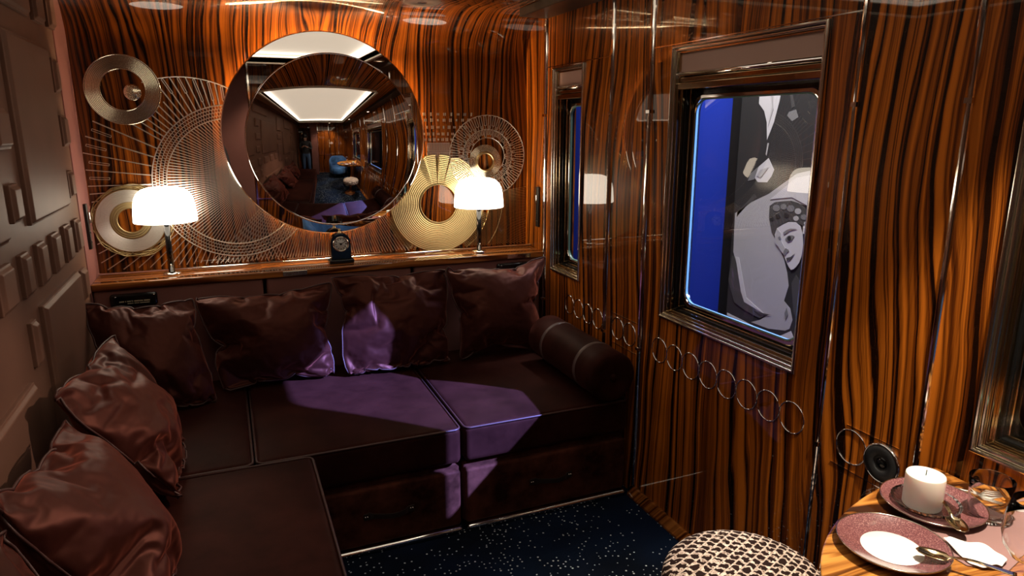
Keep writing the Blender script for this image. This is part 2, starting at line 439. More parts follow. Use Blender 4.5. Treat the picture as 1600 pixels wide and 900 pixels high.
# ceiling with a lit tray, soffits along both sides
mb = MB(); TX0, TX1, TY0, TY1 = -.30, 1.18, .15, 2.62
mb.box(XL, TX0, YF, 2.75, ZC, ZC + .04); mb.box(TX1, XR, YF, 2.75, ZC, ZC + .04)
mb.box(TX0, TX1, YF, TY0, ZC, ZC + .04); mb.box(TX0, TX1, TY1, 2.75, ZC, ZC + .04)
mb.box(XL - .1, XR + .15, YF - .1, 2.75, 2.33, 2.36)
shell('ceiling', mb, M['wood_back'])
mb = MB()
for a, b, c, d in ((TX0 - .03, TX0, TY0, TY1), (TX1, TX1 + .03, TY0, TY1), (TX0, TX1, TY0 - .03, TY0), (TX0, TX1, TY1, TY1 + .03)): mb.box(a, b, c, d, ZC - .012, ZC + .22)
tr = struct_empty('ceiling_tray'); mb.build('tray_frame', M['cream'], tr)
mb = MB(); nx, ny = 12, 16
vs = []
for i in range(nx + 1):
    for j in range(ny + 1):
        u = i / nx * 2 - 1; v = j / ny * 2 - 1
        vs.append((TX0 + (u + 1) / 2 * (TX1 - TX0), TY0 + (v + 1) / 2 * (TY1 - TY0), ZC + .07 + .12 * (1 - u * u) * (1 - v * v)))
mb.add(vs, [(i * (ny + 1) + j, i * (ny + 1) + j + 1, (i + 1) * (ny + 1) + j + 1, (i + 1) * (ny + 1) + j) for i in range(nx) for j in range(ny)], 0, True)
mb.build('light_panel', M['tray_light'], tr, fix=False)
mb = MB(); e = .05
for a, b, c, d in ((TX0, TX0 + e, TY0, TY1), (TX1 - e, TX1, TY0, TY1), (TX0 + e, TX1 - e, TY0, TY0 + e), (TX0 + e, TX1 - e, TY1 - e, TY1)): mb.box(a, b, c, d, ZC + .045, ZC + .055)
mb.build('led_edge', M['tray_led'], tr)
shell('trim_1', MB().box(1.36, XR, YF, 3.185, 2.06, ZC), M['soffit'], bevel=.004)
# chrome strips on the right wall
for i, (y, r) in enumerate([(3.19, .013), (2.553, .011), (2.268, .011), (1.335, .0075), (1.036, .0085), (.10, .009)]):
    pts = [(XR - r * .9 * math.cos(a), y + r * math.sin(a)) for a in [-PI / 2 + PI * k / 8 for k in range(9)]]
    mb = MB(); mb.prism(pts, .03, 2.058, smooth=False); mb.box(XR - r * 1.15, XR, y - r * 1.05, y + r * 1.05, .655, .667); mb.box(XR - r * 1.15, XR, y - r * 1.05, y + r * 1.05, 1.60, 1.612)
    shell('trim_%d' % (i + 2), mb, M['chrome'])
mb = MB()
for y0, y1 in ((2.553, 3.19), (1.335, 2.268), (.10, 1.036)): mb.box(XR - .002, XR, y0, y1, 1.832, 1.8355)
shell('trim_8', mb, M['chrome'])
mb = MB(); mb.prism([(XR, 0), (XR - .03, 0), (XR - .03, .012), (XR - .012, .045), (XR, .045)], YF, 2.27, 'xz')
shell('baseboard_right', mb, M['wood_edge'], bevel=.003)
# windows
def rrect(y0, y1, z0, z1, r, n=8):
    P = []
    for cy, cz, a0 in ((y1 - r, z1 - r, 0), (y0 + r, z1 - r, PI / 2), (y0 + r, z0 + r, PI), (y1 - r, z0 + r, 1.5 * PI)):
        for k in range(n + 1):
            a = a0 + PI / 2 * k / n; P.append((cy + r * math.cos(a), cz + r * math.sin(a)))
    return P
def ringx(mb, out, inn, x0, x1, mi=0):
    """frame between two outlines in the y-z plane, from x0 (room side) to x1"""
    n = len(out)
    vs = [(x0, *p) for p in out] + [(x0, *p) for p in inn] + [(x1, *p) for p in inn] + [(x1, *p) for p in out]
    fs = []
    for i in range(n):
        j = (i + 1) % n
        for k in range(4): fs.append((i + k * n, j + k * n, j + ((k + 1) % 4) * n, i + ((k + 1) % 4) * n))
    return mb.add(vs, fs, mi)
for wi, (y0, y1) in enumerate(WINS):
    w = struct_empty('window_%d' % (wi + 1))
    zb, zt = W_BOT, W_TOP
    def rc(d, r=.0015, top=0): return rrect(y0 + d, y1 - d, zb + d, zt - d - top, r)
    mb = MB(); ringx(mb, rc(0), rc(.010), XR - .012, XR + .02); ringx(mb, rc(.010), rc(.020), XR - .004, XR + .02)
    mb.build('window_frame', M['nickel'], w, bevel=.0045)
    mb = MB()
    for k in range(4):
        d = .020 + .0065 * k; ringx(mb, rc(d), rc(d + .0075), XR + .006 + .014 * k, XR + .075, 1 if k == 2 else 0)
    mb.build('stepped_reveal', (M['bronze'], M['black_gloss']), w, bevel=.0022)
    mb = MB(); ringx(mb, rc(.044), rc(.060, .05, .115), XR + .062, XR + .085); mb.build('gasket', M['black_gloss'], w, bevel=.002)
    mb = MB(); ringx(mb, rc(.052, .052, .115), rc(.066, .048, .115), XR + .056, XR + .07); mb.build('inner_frame', M['chrome'], w, bevel=.003)
    mb = MB(); ringx(mb, rc(.066, .048, .115), rc(.070, .046, .115), XR + .060, XR + .068); mb.build('glass_edge', M['glass_edge'], w)
    mb = MB(); P = rc(.069, .046, .115); mb.add([(XR + .066, *p) for p in P], [tuple(range(len(P)))[::-1]]); mb.build('glass_pane', M['pane'], w, fix=False)
    mb = MB(); mb.box(XR + .016, XR + .024, y0 + .012, y1 - .020, zt - .092, zt - .012); mb.build('roller_blind', M['blind'], w)
    mb = MB(); mb.tube([(XR + .012, y0 + .012, zt - .098), (XR + .012, y1 - .018, zt - .098)], .0085, 12); mb.box(XR + .006, XR + .02, y1 - .034, y1 - .014, zt - .11, zt - .088)
    mb.build('blind_bar', M['chrome'], w)
    mb = MB(); mb.box(XR + .01, XR + .06, y0 + .012, y1 - .012, zt - .125, zt - .108); mb.box(XR + .004, XR + .06, y0 + .012, y1 - .012, zt - .150, zt - .127); mb.build('bronze_transom', M['bronze'], w, bevel=.003)
# left soffit and end wall behind the camera
mb = MB(); DX0, DX1 = XL + .06, -.01
mb.box(XL - .1, DX0, YF - .12, YF, 0, 2.4); mb.box(DX0, DX1, YF - .12, YF, 1.98, 2.4); mb.box(DX1, XR + .15, YF - .12, YF, 0, 2.4)
shell('wall_front', mb, M['wood_back'])
shell('trim_9', MB().box(DX1, .26, YF, YF + .05, 0, ZC), M['leather_panel'], bevel=.006)
mb = MB()
for x in (.27, .72, 1.1): mb.box(x, x + .016, YF, YF + .012, .02, ZC)
mb.box(.2, XR, YF, YF + .008, .84, .846)
shell('trim_10', mb, M['chrome'])
shell('trim_11', MB().box(.17, XR, YF, YF + .03, .0, .09), M['chrome'], bevel=.004)
mb = MB(); mb.box(XL - .1, .3, YF - 1.0, YF - .9, 0, 2.4); mb.box(XL - .1, XL, YF - 1.0, YF - .12, 0, 2.4); mb.box(.2, .3, YF - 1.0, YF - .12, 0, 2.4); mb.box(XL - .1, .3, YF - 1.0, YF - .12, 2.2, 2.4); mb.box(XL - .1, .3, YF - 1., YF - .1, -.06, 0)
shell('wall_corridor', mb, M['wood_back'])

# the exhibition hall outside the windows
shell('wall_outside', MB().box(3.42, 3.5, 1.2, 9.5, -1.2, 4.2), M['blue_wall'])
shell('column_outside', MB().box(3.25, 3.41, 3.70, 3.885, -1.2, 4.2), M['black_wall'])
shell('wall_outside_dark', MB().box(3.42, 3.5, -2.5, 1.2, -1.2, 2.1), M['black_wall'])
PX = 3.2
def lay(mb, poly, d, mi, hole=None): mb.prism([p for p in poly][::-1], PX - d, PX - d + .0012, 'yz', mi)
mb = MB()
mb.box(PX, PX + .04, 2.45, 3.735, -1.2, 2.7, 0)
shirt = [(3.575, 2.3), (3.33, 2.3), (3.382, 1.83), (3.394, 1.711), (3.427, 1.58), (3.475, 1.469), (3.491, 1.58), (3.521, 1.648), (3.574, 1.696)]
lay(mb, shirt, .001, 4)
lay(mb, [(3.50, 2.2), (3.46, 2.2), (3.462, 1.80), (3.44, 1.66), (3.475, 1.55), (3.452, 1.68), (3.485, 1.80)], .0035, 3)
lay(mb, [(3.455, 1.45), (3.467, 1.37), (3.476, 1.38), (3.468, 1.45)], .001, 3)
lay(mb, [(3.447, 1.357), (3.391, 1.287), (3.407, 1.247), (3.443, 1.204), (3.527, 1.2), (3.58, 1.243), (3.525, 1.302)], .001, 4)
lay(mb, [(3.51, 1.28), (3.44, 1.30), (3.50, 1.23), (3.54, 1.24)], .0035, 3)
lay(mb, [(3.56, 1.215), (3.53, 1.30), (3.60, 1.25), (3.62, 1.20)], .0015, 2)
lay(mb, [(3.31, 1.639), (3.255, 1.652), (3.231, 1.606), (3.278, 1.583), (3.322, 1.616)], .001, 2)
lay(mb, [(3.33, 1.80), (3.29, 1.66), (3.265, 1.67), (3.31, 1.78)], .001, 1)
lay(mb, [(3.55, 1.12), (3.66, 1.02), (3.70, .99), (3.70, .95), (3.62, 1.03), (3.52, 1.10)], .001, 1)
body = [(3.42, 1.132), (3.201, 1.274), (3.094, 1.299), (2.9, 1.32), (2.75, 1.1), (3.02, 1.05), (3.10, 1.09), (3.223, 1.103), (3.39, 1.066), (3.399, .983), (3.34, .87), (3.316, .843), (3.24, .74), (3.202, .657), (3.18, .58), (3.207, .476), (3.15, .44), (3.122, .372), (3.14, .31), (3.175, .288), (3.322, .261), (3.483, .262), (3.40, .30), (3.325, .355), (3.433, .350), (3.56, .40), (3.606, .518), (3.66, .62), (3.708, .709), (3.72, .974), (3.58, 1.06)]
lay(mb, body, .001, 3)
lay(mb, [(3.40, 1.10), (3.20, 1.25), (3.05, 1.28), (2.95, 1.2), (3.05, 1.08), (3.22, 1.13)], .0035, 4)
lay(mb, [(3.68, .68), (3.645, .68), (3.545, .42), (3.36, .35), (3.56, .385), (3.60, .45)], .0035, 4)
lay(mb, [(3.715, .68), (3.69, .68), (3.60, .45), (3.44, .355), (3.36, .34), (3.40, .31), (3.55, .33), (3.66, .36), (3.735, .5)], .003, 1)
lay(mb, [(3.30, .36), (3.40, .335), (3.46, .35), (3.39, .352)], .0045, 1)
lay(mb, [(3.175, .44), (3.16, .40), (3.175, .36), (3.19, .40)], .0045, 2)
hair = [(3.40, 1.058), (3.36, 1.085), (3.31, 1.095), (3.223, 1.108), (3.16, 1.10), (3.11, 1.075), (3.07, 1.035), (3.05, .99), (3.07, .95), (3.12, .971), (3.225, .984), (3.30, .945), (3.335, .87), (3.36, .891), (3.397, .983)]
lay(mb, hair, .0032, 1)
for y, z, q, c in ((3.34, 1.05, .030, 2), (3.28, 1.065, .026, 2), (3.22, 1.06, .030, 2), (3.16, 1.05, .026, 3), (3.11, 1.02, .024, 2), (3.25, 1.015, .022, 0), (3.17, 1.005, .022, 3), (3.37, .98, .020, 0), (3.09, .985, .015, 3), (3.32, 1.0, .02, 0)):
    lay(mb, [(y + q * math.cos(a), z + q * .7 * math.sin(a)) for a in [2 * PI * k / 12 for k in range(12)]], .0045, c)
face = [(3.317, .925), (3.27, .955), (3.225, .977), (3.17, .982), (3.128, .963), (3.105, .92), (3.092, .85), (3.096, .784), (3.11, .74), (3.13, .712), (3.15, .692), (3.17, .684), (3.19, .70), (3.211, .724), (3.235, .76), (3.254, .784), (3.29, .81), (3.315, .829), (3.331, .882)]
lay(mb, face, .0055, 4)
lay(mb, [(3.317, .925), (3.28, .90), (3.27, .85), (3.22, .80), (3.25, .775), (3.29, .81), (3.325, .835)], .0068, 3)
lay(mb, [(3.238, .868), (3.222, .888), (3.206, .896), (3.183, .900), (3.166, .897), (3.184, .866), (3.212, .852)], .008, 2)
lay(mb, [(3.215, .89), (3.195, .892), (3.188, .872), (3.205, .860), (3.22, .872)], .0092, 0)
lay(mb, [(3.26, .905), (3.235, .925), (3.205, .938), (3.151, .944), (3.204, .925), (3.25, .893)], .008, 2)
lay(mb, [(3.244, .772), (3.24, .795), (3.225, .813), (3.200, .805), (3.198, .797), (3.215, .785), (3.224, .765)], .008, 2)
lay(mb, [(3.30, .87), (3.285, .88), (3.27, .865), (3.285, .855)], .008, 2)
lay(mb, [(3.214, .752), (3.18, .765), (3.149, .791), (3.178, .746), (3.206, .731)], .008, 1)
lay(mb, [(3.106, .966), (3.08, .982), (3.058, .966), (3.062, .92), (3.104, .921)], .0055, 4)
lay(mb, [(3.09, .955), (3.075, .96), (3.07, .935), (3.085, .935)], .007, 2)
lay(mb, [(3.085, .62), (3.13, .66), (3.16, .60), (3.12, .42), (3.06, .36), (2.95, .40), (2.98, .6)], .001, 1)
lay(mb, [(3.72, .268), (3.56, .255), (3.421, .240), (3.26, .225), (3.154, .248), (3.16, .235), (3.26, .205), (3.438, .215), (3.57, .235), (3.72, .25)], .0045, 4)
lay(mb, [(3.735, .245), (3.44, .205), (3.40, .15), (3.5, .1), (3.735, .15)], .001, 1)
lay(mb, [(3.40, .195), (3.243, .222), (3.124, .300), (3.09, .256), (3.05, .23), (3.05, .1), (3.30, .1)], .003, 4)
pl = [M[k] for k in ('poster_dark', 'poster_dim', 'poster_mid', 'poster_skin', 'poster_lite')]
tag(mb.build('exhibition_poster', pl), 'tall black and white photo print of formal evening dress seen through the large window', 'poster')
# ------------------------------------------------------------------ shelf and panel behind the sofa
sh = thing('wall_shelf', 'glossy palisander shelf with chrome rail running along the back wall', 'shelf', (.475, 3.3, .885))
MB().box(XL + .005, XR - .003, 3.192, YB - .002, .885, .915).build('shelf_board', M['wood_edge'], sh, bevel=.004)
MB().tube([(XL + .01, 3.355, .925), (XR - .005, 3.275 if False else 3.355, .925)], .006, 10).build('chrome_rail', M['chrome'], sh)
for a, b in ((.20, .307), (1.30, 1.43)): MB().box(a, b, 3.1885, 3.192, .889, .911).build('metal_plate', M['nickel'], sh, bevel=.001)
mp = thing('upholstered_panel', 'mauve leather wall panel in three sections between shelf and sofa cushions', 'wall panel', (.475, 3.3, 0))
for a, b in ((XL + .006, .113), (.127, .797), (.811, XR - .02)): MB().rbox(a, b, 3.205, 3.43, .02, .883, .012, 2).build('panel_section', M['leather_panel'], mp)
def plaque(x0, x1, label):
    t = thing('reading_light_bar', label, 'wall light', ((x0 + x1) / 2, 3.2, .845))
    MB().rbox(x0, x1, 3.178, 3.2045, .812, .868, .011, 1).build('housing', M['black_gloss'], t)
    mb = MB(); rng = random.Random(5)
    for row, (za, xa, xb) in enumerate(((.834, x0 + .035, x1 - .03), (.826, x0 + .065, x1 - .032))):
        x = xa
        while x < xb:
            wd = rng.uniform(.0018, .0035); mb.box(x, x + wd, 3.1772, 3.178, za, za + (.005 if row == 0 else .003)); x += wd + rng.choice([.0009, .0009, .0009, .004])
    mb.build('lettering', M['gilt_text'], t)
    for x in (x0 + .022, x1 - .012): MB().lathe([(0, .0015), (.002, .0012), (.0026, 0)], (x, 3.178, .858), 'y', 12).build('screw', M['chrome'], t)
plaque(-.493, -.315, 'black wall light bar with tiny gilt lettering at the left end of mauve panel')
plaque(1.24, 1.43, 'black wall light bar behind the rightmost back cushion')

# ------------------------------------------------------------------ lamps and clock on the shelf
def lamp():
    t = thing('table_lamp', 'x', 'lamp', (0, 0, 0))
    pr = [(0, .385), (.03, .3845), (.06, .382), (.085, .374), (.104, .358), (.116, .335), (.122, .305), (.125, .27), (.127, .240), (.1255, .236), (.122, .238), (.0, .246)]
    MB().lathe(pr, n=56).build('lamp_shade', M['shade'], t)
    MB().lathe([(0, .012), (.0125, .012), (.0125, .246), (0, .246)], n=24).build('stem', M['black_gloss'], t)
    MB().lathe([(0, 0), (.034, 0), (.036, .003), (.036, .007), (.033, .010), (.016, .013), (.0, .013)], n=32).build('base', M['chrome'], t)
    MB().lathe([(.0128, 0), (.0175, 0), (.0175, .010), (.0128, .010)], (0, 0, .222), n=24).build('collar', M['brass'], t)
    MB().lathe([(0, .003), (.0035, .002), (.004, 0)], (0, -.0125, .045), 'y', 12).build('switch', M['chrome'], t)
    return t
l1 = lamp(); l1.location = (-.257, 3.298, .915); l1['label'] = 'lit white dome lamp on the shelf beside the low gold and silver disc'; l1['group'] = 'dome lamps on the shelf'
l2 = copy_tree(l1); l2.location = (1.185, 3.298, .915); l2['label'] = 'lit white dome lamp on the shelf in front of the keyhole shaped gold plate'
ck = thing('mantel_clock', 'small black arched mantel clock with white dial on the shelf below the mirror', 'clock', (.476, 3.29, .915))
def arch(w, h0, h1, n=20): return [(-w, h0), (w, h0)] + [(w * math.cos(PI * k / n), h1 + w * math.sin(PI * k / n)) for k in range(n + 1)]
mb = MB(); mb.prism([(.476 + x, .915 + z) for x, z in arch(.047, .018, .098)], 3.268, 3.318, 'xz'); mb.build('clock_case', M['black_gloss'], ck, bevel=.004)
MB().rbox(.476 - .058, .476 + .058, 3.256, 3.328, .9155, .935, .006, 1).build('clock_base', M['black_gloss'], ck)
MB().lathe([(0, .002), (.029, .002), (.0295, 0)], (.476, 3.268, 1.008), 'y', 40, cap1=False).build('dial', M['dial'], ck)
MB().lathe([(.030, 0), (.030, .005), (.033, .0065), (.0365, .005), (.0375, 0)], (.476, 3.268, 1.008), 'y', 40).build('bezel', M['nickel'], ck)
mb = MB()
for k in range(12):
    a = PI / 6 * k; mb.strip((.476 + .0205 * math.sin(a), 3.2655, 1.008 + .0205 * math.cos(a)), (.476 + .0262 * math.sin(a), 3.2655, 1.008 + .0262 * math.cos(a)), .0042, .0008)
mb.build('numeral_marks', M['ink'], ck)
for a, L in ((R(-52), .013), (R(60), .019)): MB().strip((.476, 3.2645, 1.008), (.476 + L * math.sin(a), 3.2645, 1.008 + L * math.cos(a)), .0022, .0008).build('hand', M['ink'], ck)
MB().lathe([(0, .002), (.005, .002), (.0055, 0)], (.476, 3.2648, 1.008), 'y', 16).build('hub', M['ink'], ck)
MB().lathe([(0, .020), (.004, .019), (.006, .014), (.004, .009), (.007, .004), (.008, 0)], (.476, 3.293, 1.060), n=16).build('finial', M['brass'], ck)

# ------------------------------------------------------------------ mirror
mr = thing('round_mirror', 'large round mirror with off-centre convex dome, lit from behind, above the sofa', 'mirror', (.462, 3.40, 1.512))
MC = (.462, 1.512)
MB().lathe([(0, .0), (.389, .0), (.389, .035), (0, .035)], (MC[0], YB - .004, MC[1]), 'y', 64).build('back_plate', M['dark_metal'], mr)
MB().lathe([(.392, .001), (.397, .001), (.397, .014), (.392, .014), (.392, .001)], (MC[0], YB - .002, MC[1]), 'y', 96).build('light_strip', M['led'], mr)
MB().lathe([(0, .0), (.462, .0), (.4655, .003), (.467, .008), (.4655, .0125), (.460, .015)], (MC[0], 3.392, MC[1]), 'y', 128).build('rim', M['chrome'], mr)
MB().lathe([(0, 0), (.4605, 0)], (MC[0], 3.3768, MC[1]), 'y', 128, smooth=False).build('flat_mirror', M['mirror'], mr, fix=False)
dc = (.492, 1.484); r0 = .392; rs = 1.12; hh = rs - math.sqrt(rs * rs - r0 * r0)
pr = [(0, hh)] + [(r, math.sqrt(rs * rs - r * r) - rs + hh) for r in np.linspace(.02, r0, 40)]
pr = [(r, h + .012) for r, h in pr]
MB().lathe(pr, (dc[0], 3.3765, dc[1]), 'y', 128).build('convex_mirror', M['mirror_smoke'], mr)
MB().lathe([(r0 + .007, 0), (r0 + .007, .006), (r0 + .004, .012), (r0, .013), (r0 - .002, .010), (r0 - .002, 0)], (dc[0], 3.3765, dc[1]), 'y', 128).build('dome_rim', M['chrome'], mr)

# ------------------------------------------------------------------ metal wall art
AY = 3.421
def grooved(c, r0, r1, y, ng, amp, name, mat, parent, base=.004, n=96):
    pr = [(r0, 0), (r0, base)]
    for k in range(ng):
        a = r0 + (r1 - r0) * (k + .15) / ng; b = r0 + (r1 - r0) * (k + .5) / ng; d = r0 + (r1 - r0) * (k + .85) / ng
        pr += [(a, base), (b, base + amp), (d, base)]
    pr += [(r1, base), (r1, 0)]
    return MB().lathe(pr, (c[0], y, c[1]), 'y', n, smooth=True).build(name, mat, parent)
def circ_tube(mb, c, r, y, w, a0=0, a1=2 * PI, n=96, mi=0):
    full = abs(a1 - a0 - 2 * PI) < 1e-6
    pts = [(c[0] + r * math.cos(a0 + (a1 - a0) * k / n), y, c[1] + r * math.sin(a0 + (a1 - a0) * k / n)) for k in range(n if full else n + 1)]
    mb.tube(pts, w, 6, full, mi)
def inside(p): return XL + .008 < p[0] < XR - .006 and p[1] > .925
def clip(a, b):
    """clip segment a->b to the wall area (a assumed inside)"""
    t = 1.
    if not inside(a): return None
    for k in range(40, 0, -1):
        q = (a[0] + (b[0] - a[0]) * k / 40, a[1] + (b[1] - a[1]) * k / 40)
        if inside(q): return q
    return None
def loop(mb, c, a, r0, r1, hw, y, w, d, mi=0):
    """long rounded key: two radial wires joined at the ends"""
    ca, sa = math.cos(a), math.sin(a)
    def P(r, s): return (c[0] + r * ca - s * sa, y, c[1] + r * sa + s * ca)
    q = [P(r0, -hw), P(r1, -hw), P(r1, hw), P(r0, hw)]
    if not all(inside((p[0], p[2])) for p in q): return
    if c[0] < .1 and any(math.hypot(p[0] + .372, p[2] - 1.704) < .15 or math.hypot(p[0] + .404, p[2] - 1.146) < .145 for p in q): return
    for i in range(4): mb.strip(q[i], q[(i + 1) % 4], w, d, mi)
# 1: ring disc upper left
t = thing('wall_disc', 'round grooved pale brass ring, topmost at the left of the wall', 'wall art', (-.372, AY, 1.704))
grooved((-.372, 1.704), .086, .143, AY, 10, .0013, 'grooved_ring', M['pale_brass'], t)
mb = MB()
for r, w in ((.143, .0028), (.086, .0024)): circ_tube(mb, (-.372, 1.704), r, AY - .005, w)
mb.build('rim', M['pale_brass'], t)
mb = MB(); c = (-.338, 1.694); mb.lathe([(0, .0015), (.033, .0015), (.034, 0)], (c[0], AY, c[1]), 'y', 32)
for r, n in ((.006, 6), (.0115, 11), (.017, 16), (.0225, 21), (.028, 26)):
    for k in range(n):
        a = 2 * PI * k / n + r * 300; mb.lathe([(0, .0028), (.0014, .0024), (.0018, 0)], (c[0] + r * math.cos(a), AY - .0014, c[1] + r * math.sin(a)), 'y', 6)
mb.build('dotted_medallion', M['pale_brass'], t)
for x in (-.372 - .11, -.372 + .11): MB().lathe([(0, 0), (.004, 0), (.004, .013), (0, .013)], (x, YB - .001, 1.704), 'y', 10).build('wall_pin', M['brass'], t)
# 2: sunburst with net band
NC = (.041, 1.302); SC = (-.147, 1.338); SR = .425
t = thing('sunburst_wall_art', 'silvery sunburst of rays with curved net band, left of the mirror', 'wall art', (NC[0], AY, NC[1]))
def outside(a, b):
    """the stretches of a ray that lie clear of the two ring discs"""
    seg = []; cur = None; n = 80
    for k in range(n + 1):
        p = (a[0] + (b[0] - a[0]) * k / n, a[1] + (b[1] - a[1]) * k / n)
        ok = math.hypot(p[0] + .372, p[1] - 1.704) > .142 and math.hypot(p[0] + .404, p[1] - 1.146) > .14
        if ok: cur = (cur[0], p) if cur else (p, p)
        if (not ok or k == n) and cur:
            if math.dist(*cur) > .004: seg.append(cur)
            cur = None
    return seg
mb = MB()
nr = 108
for k in range(nr):
    a = 2 * PI * k / nr
    d = (math.cos(a), math.sin(a)); p0 = (NC[0] + .344 * d[0], NC[1] + .344 * d[1])
    if not inside(p0) or d[0] > .5: continue
    # meet the outer circle
    ox, oz = NC[0] - SC[0], NC[1] - SC[1]; bq = ox * d[0] + oz * d[1]; cq = ox * ox + oz * oz - SR * SR
    s = -bq + math.sqrt(max(bq * bq - cq, 0)); s = max(s, .40 if d[1] < 0 else .36)
    if d[1] < -.05: s = 1.0
    q = clip(p0, (NC[0] + s * d[0], NC[1] + s * d[1]))
    if not q: continue
    top = 60 < math.degrees(a) < 150; left = 150 <= math.degrees(a) < 205
    end = q
    if top and s - .344 > .03 and k % 2 == 0:
        L = min(.085 + .02 * math.sin(k * 2.2), s - .35); loop(mb, NC, a, s - L, s - .006, .0040, AY, .0034, .003)
        end = (NC[0] + (s - L) * d[0], NC[1] + (s - L) * d[1])
    elif left:
        L = math.hypot(q[0] - NC[0], q[1] - NC[1]) - .012; 
        if k % 2: loop(mb, NC, a, L - .075, L, .0042, AY, .0022, .003)
    if k % 2 == 0 or top or d[1] < -.05:
        for pa, pb in outside(p0, end): mb.strip((pa[0], AY, pa[1]), (pb[0], AY, pb[1]), .0050 if d[1] > .3 else .0038, .0035)
mb.build('outer_rays', M['silver'], t)
mb = MB(); F = (.13, 1.32)
for k in range(92):
    a = R(58) + R(246) * k / 91; p = (NC[0] + .286 * math.cos(a), NC[1] + .286 * math.sin(a)); q = (F[0] + .03 * math.cos(a), F[1] + .03 * math.sin(a))
    mb.strip((p[0], AY, p[1]), (q[0], AY, q[1]), .0040, .003)
mb.build('inner_rays', M['silver'], t)
mb = MB()
for r, w in ((.344, .0030), (.329, .0016), (.315, .0016), (.300, .0016), (.286, .0030)): circ_tube(mb, NC, r, AY - .004, w, R(62), R(322), 110)
for row, (ra, rb) in enumerate(((.286, .300), (.300, .315), (.315, .329), (.329, .344))):
    for k in range(120):
        a = R(62) + R(260) * (k + .5 * (row % 2)) / 120; mb.strip((NC[0] + ra * math.cos(a), AY - .004, NC[1] + ra * math.sin(a)), (NC[0] + rb * math.cos(a), AY - .004, NC[1] + rb * math.sin(a)), .0022, .003)
mb.build('net_band', M['silver'], t)
mb = MB(); circ_tube(mb, SC, SR, AY, .0024, R(52), R(111), 48); mb.build('outer_rim', M['silver'], t)
# 3: rays below the mirror
t = thing('ray_fan', 'fan of thin silver rays between the mirror bottom and the shelf', 'wall art', (MC[0], AY, MC[1]))
mb = MB()
for k in range(74):
    a = R(-134) + R(84) * k / 73; d = (math.cos(a), math.sin(a)); p = (MC[0] + .43 * d[0], MC[1] + .43 * d[1]); q = clip(p, (MC[0] + .9 * d[0], MC[1] + .9 * d[1]))
    if q and q[0] < .86: mb.strip((p[0], AY + .004, p[1]), (q[0], AY + .004, q[1]), .0040, .003)
mb.build('rays', M['silver'], t)
MB().strip((.24, AY + .004, .9265), (.70, AY + .004, .9265), .004, .004).build('foot_bar', M['silver'], t)
# 4: low left gold and silver disc
t = thing('wall_disc', 'low gold and silver wire disc partly behind a lamp, lower left of the wall', 'wall art', (-.40, AY, 1.146))
grooved((-.404, 1.146), .082, .138, AY - .006, 11, .003, 'silver_ring', M['silver'], t)
grooved((-.404, 1.148), .054, .082, AY - .008, 3, .0015, 'gold_ring', M['gold'], t)
mb = MB(); rng = random.Random(3)
for k in range(9):
    r = .142 + .018 * k / 8; e = rng.uniform(-.006, .006); n = 60; f = rng.randint(5, 11); ph = rng.uniform(0, 6)
    mb.tube([(-.398 + (r + .004 * math.sin(f * 2 * PI * i / n + ph)) * math.cos(2 * PI * i / n) + e, AY - .004 + .002 * math.sin(i + k), 1.144 + (r + .004 * math.sin(f * 2 * PI * i / n + ph)) * math.sin(2 * PI * i / n)) for i in range(n)], .0020, 5, True)
mb.build('wire_wreath', M['gold'], t)
mb = MB(); circ_tube(mb, (-.404, 1.148), .054, AY - .010, .003); circ_tube(mb, (-.404, 1.146), .138, AY - .009, .0022); mb.build('rim', M['gold'], t)
# 5: keyhole plate right of the mirror
KC = (1.006, 1.163)
t = thing('keyhole_wall_plate', 'bell shaped gold plate with large round hole, between mirror and lamp', 'wall art', (KC[0], AY, KC[1]))
def kr(a):
    ca, sa = math.cos(a), math.sin(a); r = .252
    if sa > 0:
        # neck: half width runs from .066 at z=1.39 to the circle
        best = r
        for k in range(60):
            z = .232 * (1 - k / 60) ; hw = .066 + .15 * (1 - z / .232) ** 1.9
            if abs(ca) < 1e-6: best = .232; break
            if abs(z / max(sa, 1e-6) * ca) >= hw:
                best = math.hypot(hw, z); break
        if z >= .2319: best = .232 / sa
        return min(best, .26) if sa > .3 else r * (1 - (sa / .3) ** 2) + min(best, .26) * (sa / .3) ** 2
    return r
nth, nl = 144, 34
vs = []; fs = []
for i in range(nth):
    a = 2 * PI * i / nth; ro = kr(a)
    for j in range(nl + 1):
        f = j / nl; r = .098 + (ro - .098) * f; vs.append((KC[0] + r * math.cos(a), AY - .006 - (.0018 if j % 2 else 0), KC[1] + r * math.sin(a)))
for i in range(nth):
    q = (i + 1) % nth
    for j in range(nl): fs.append((i * (nl + 1) + j, q * (nl + 1) + j, q * (nl + 1) + j + 1, i * (nl + 1) + j + 1))
MBp = MB().add(vs, fs)
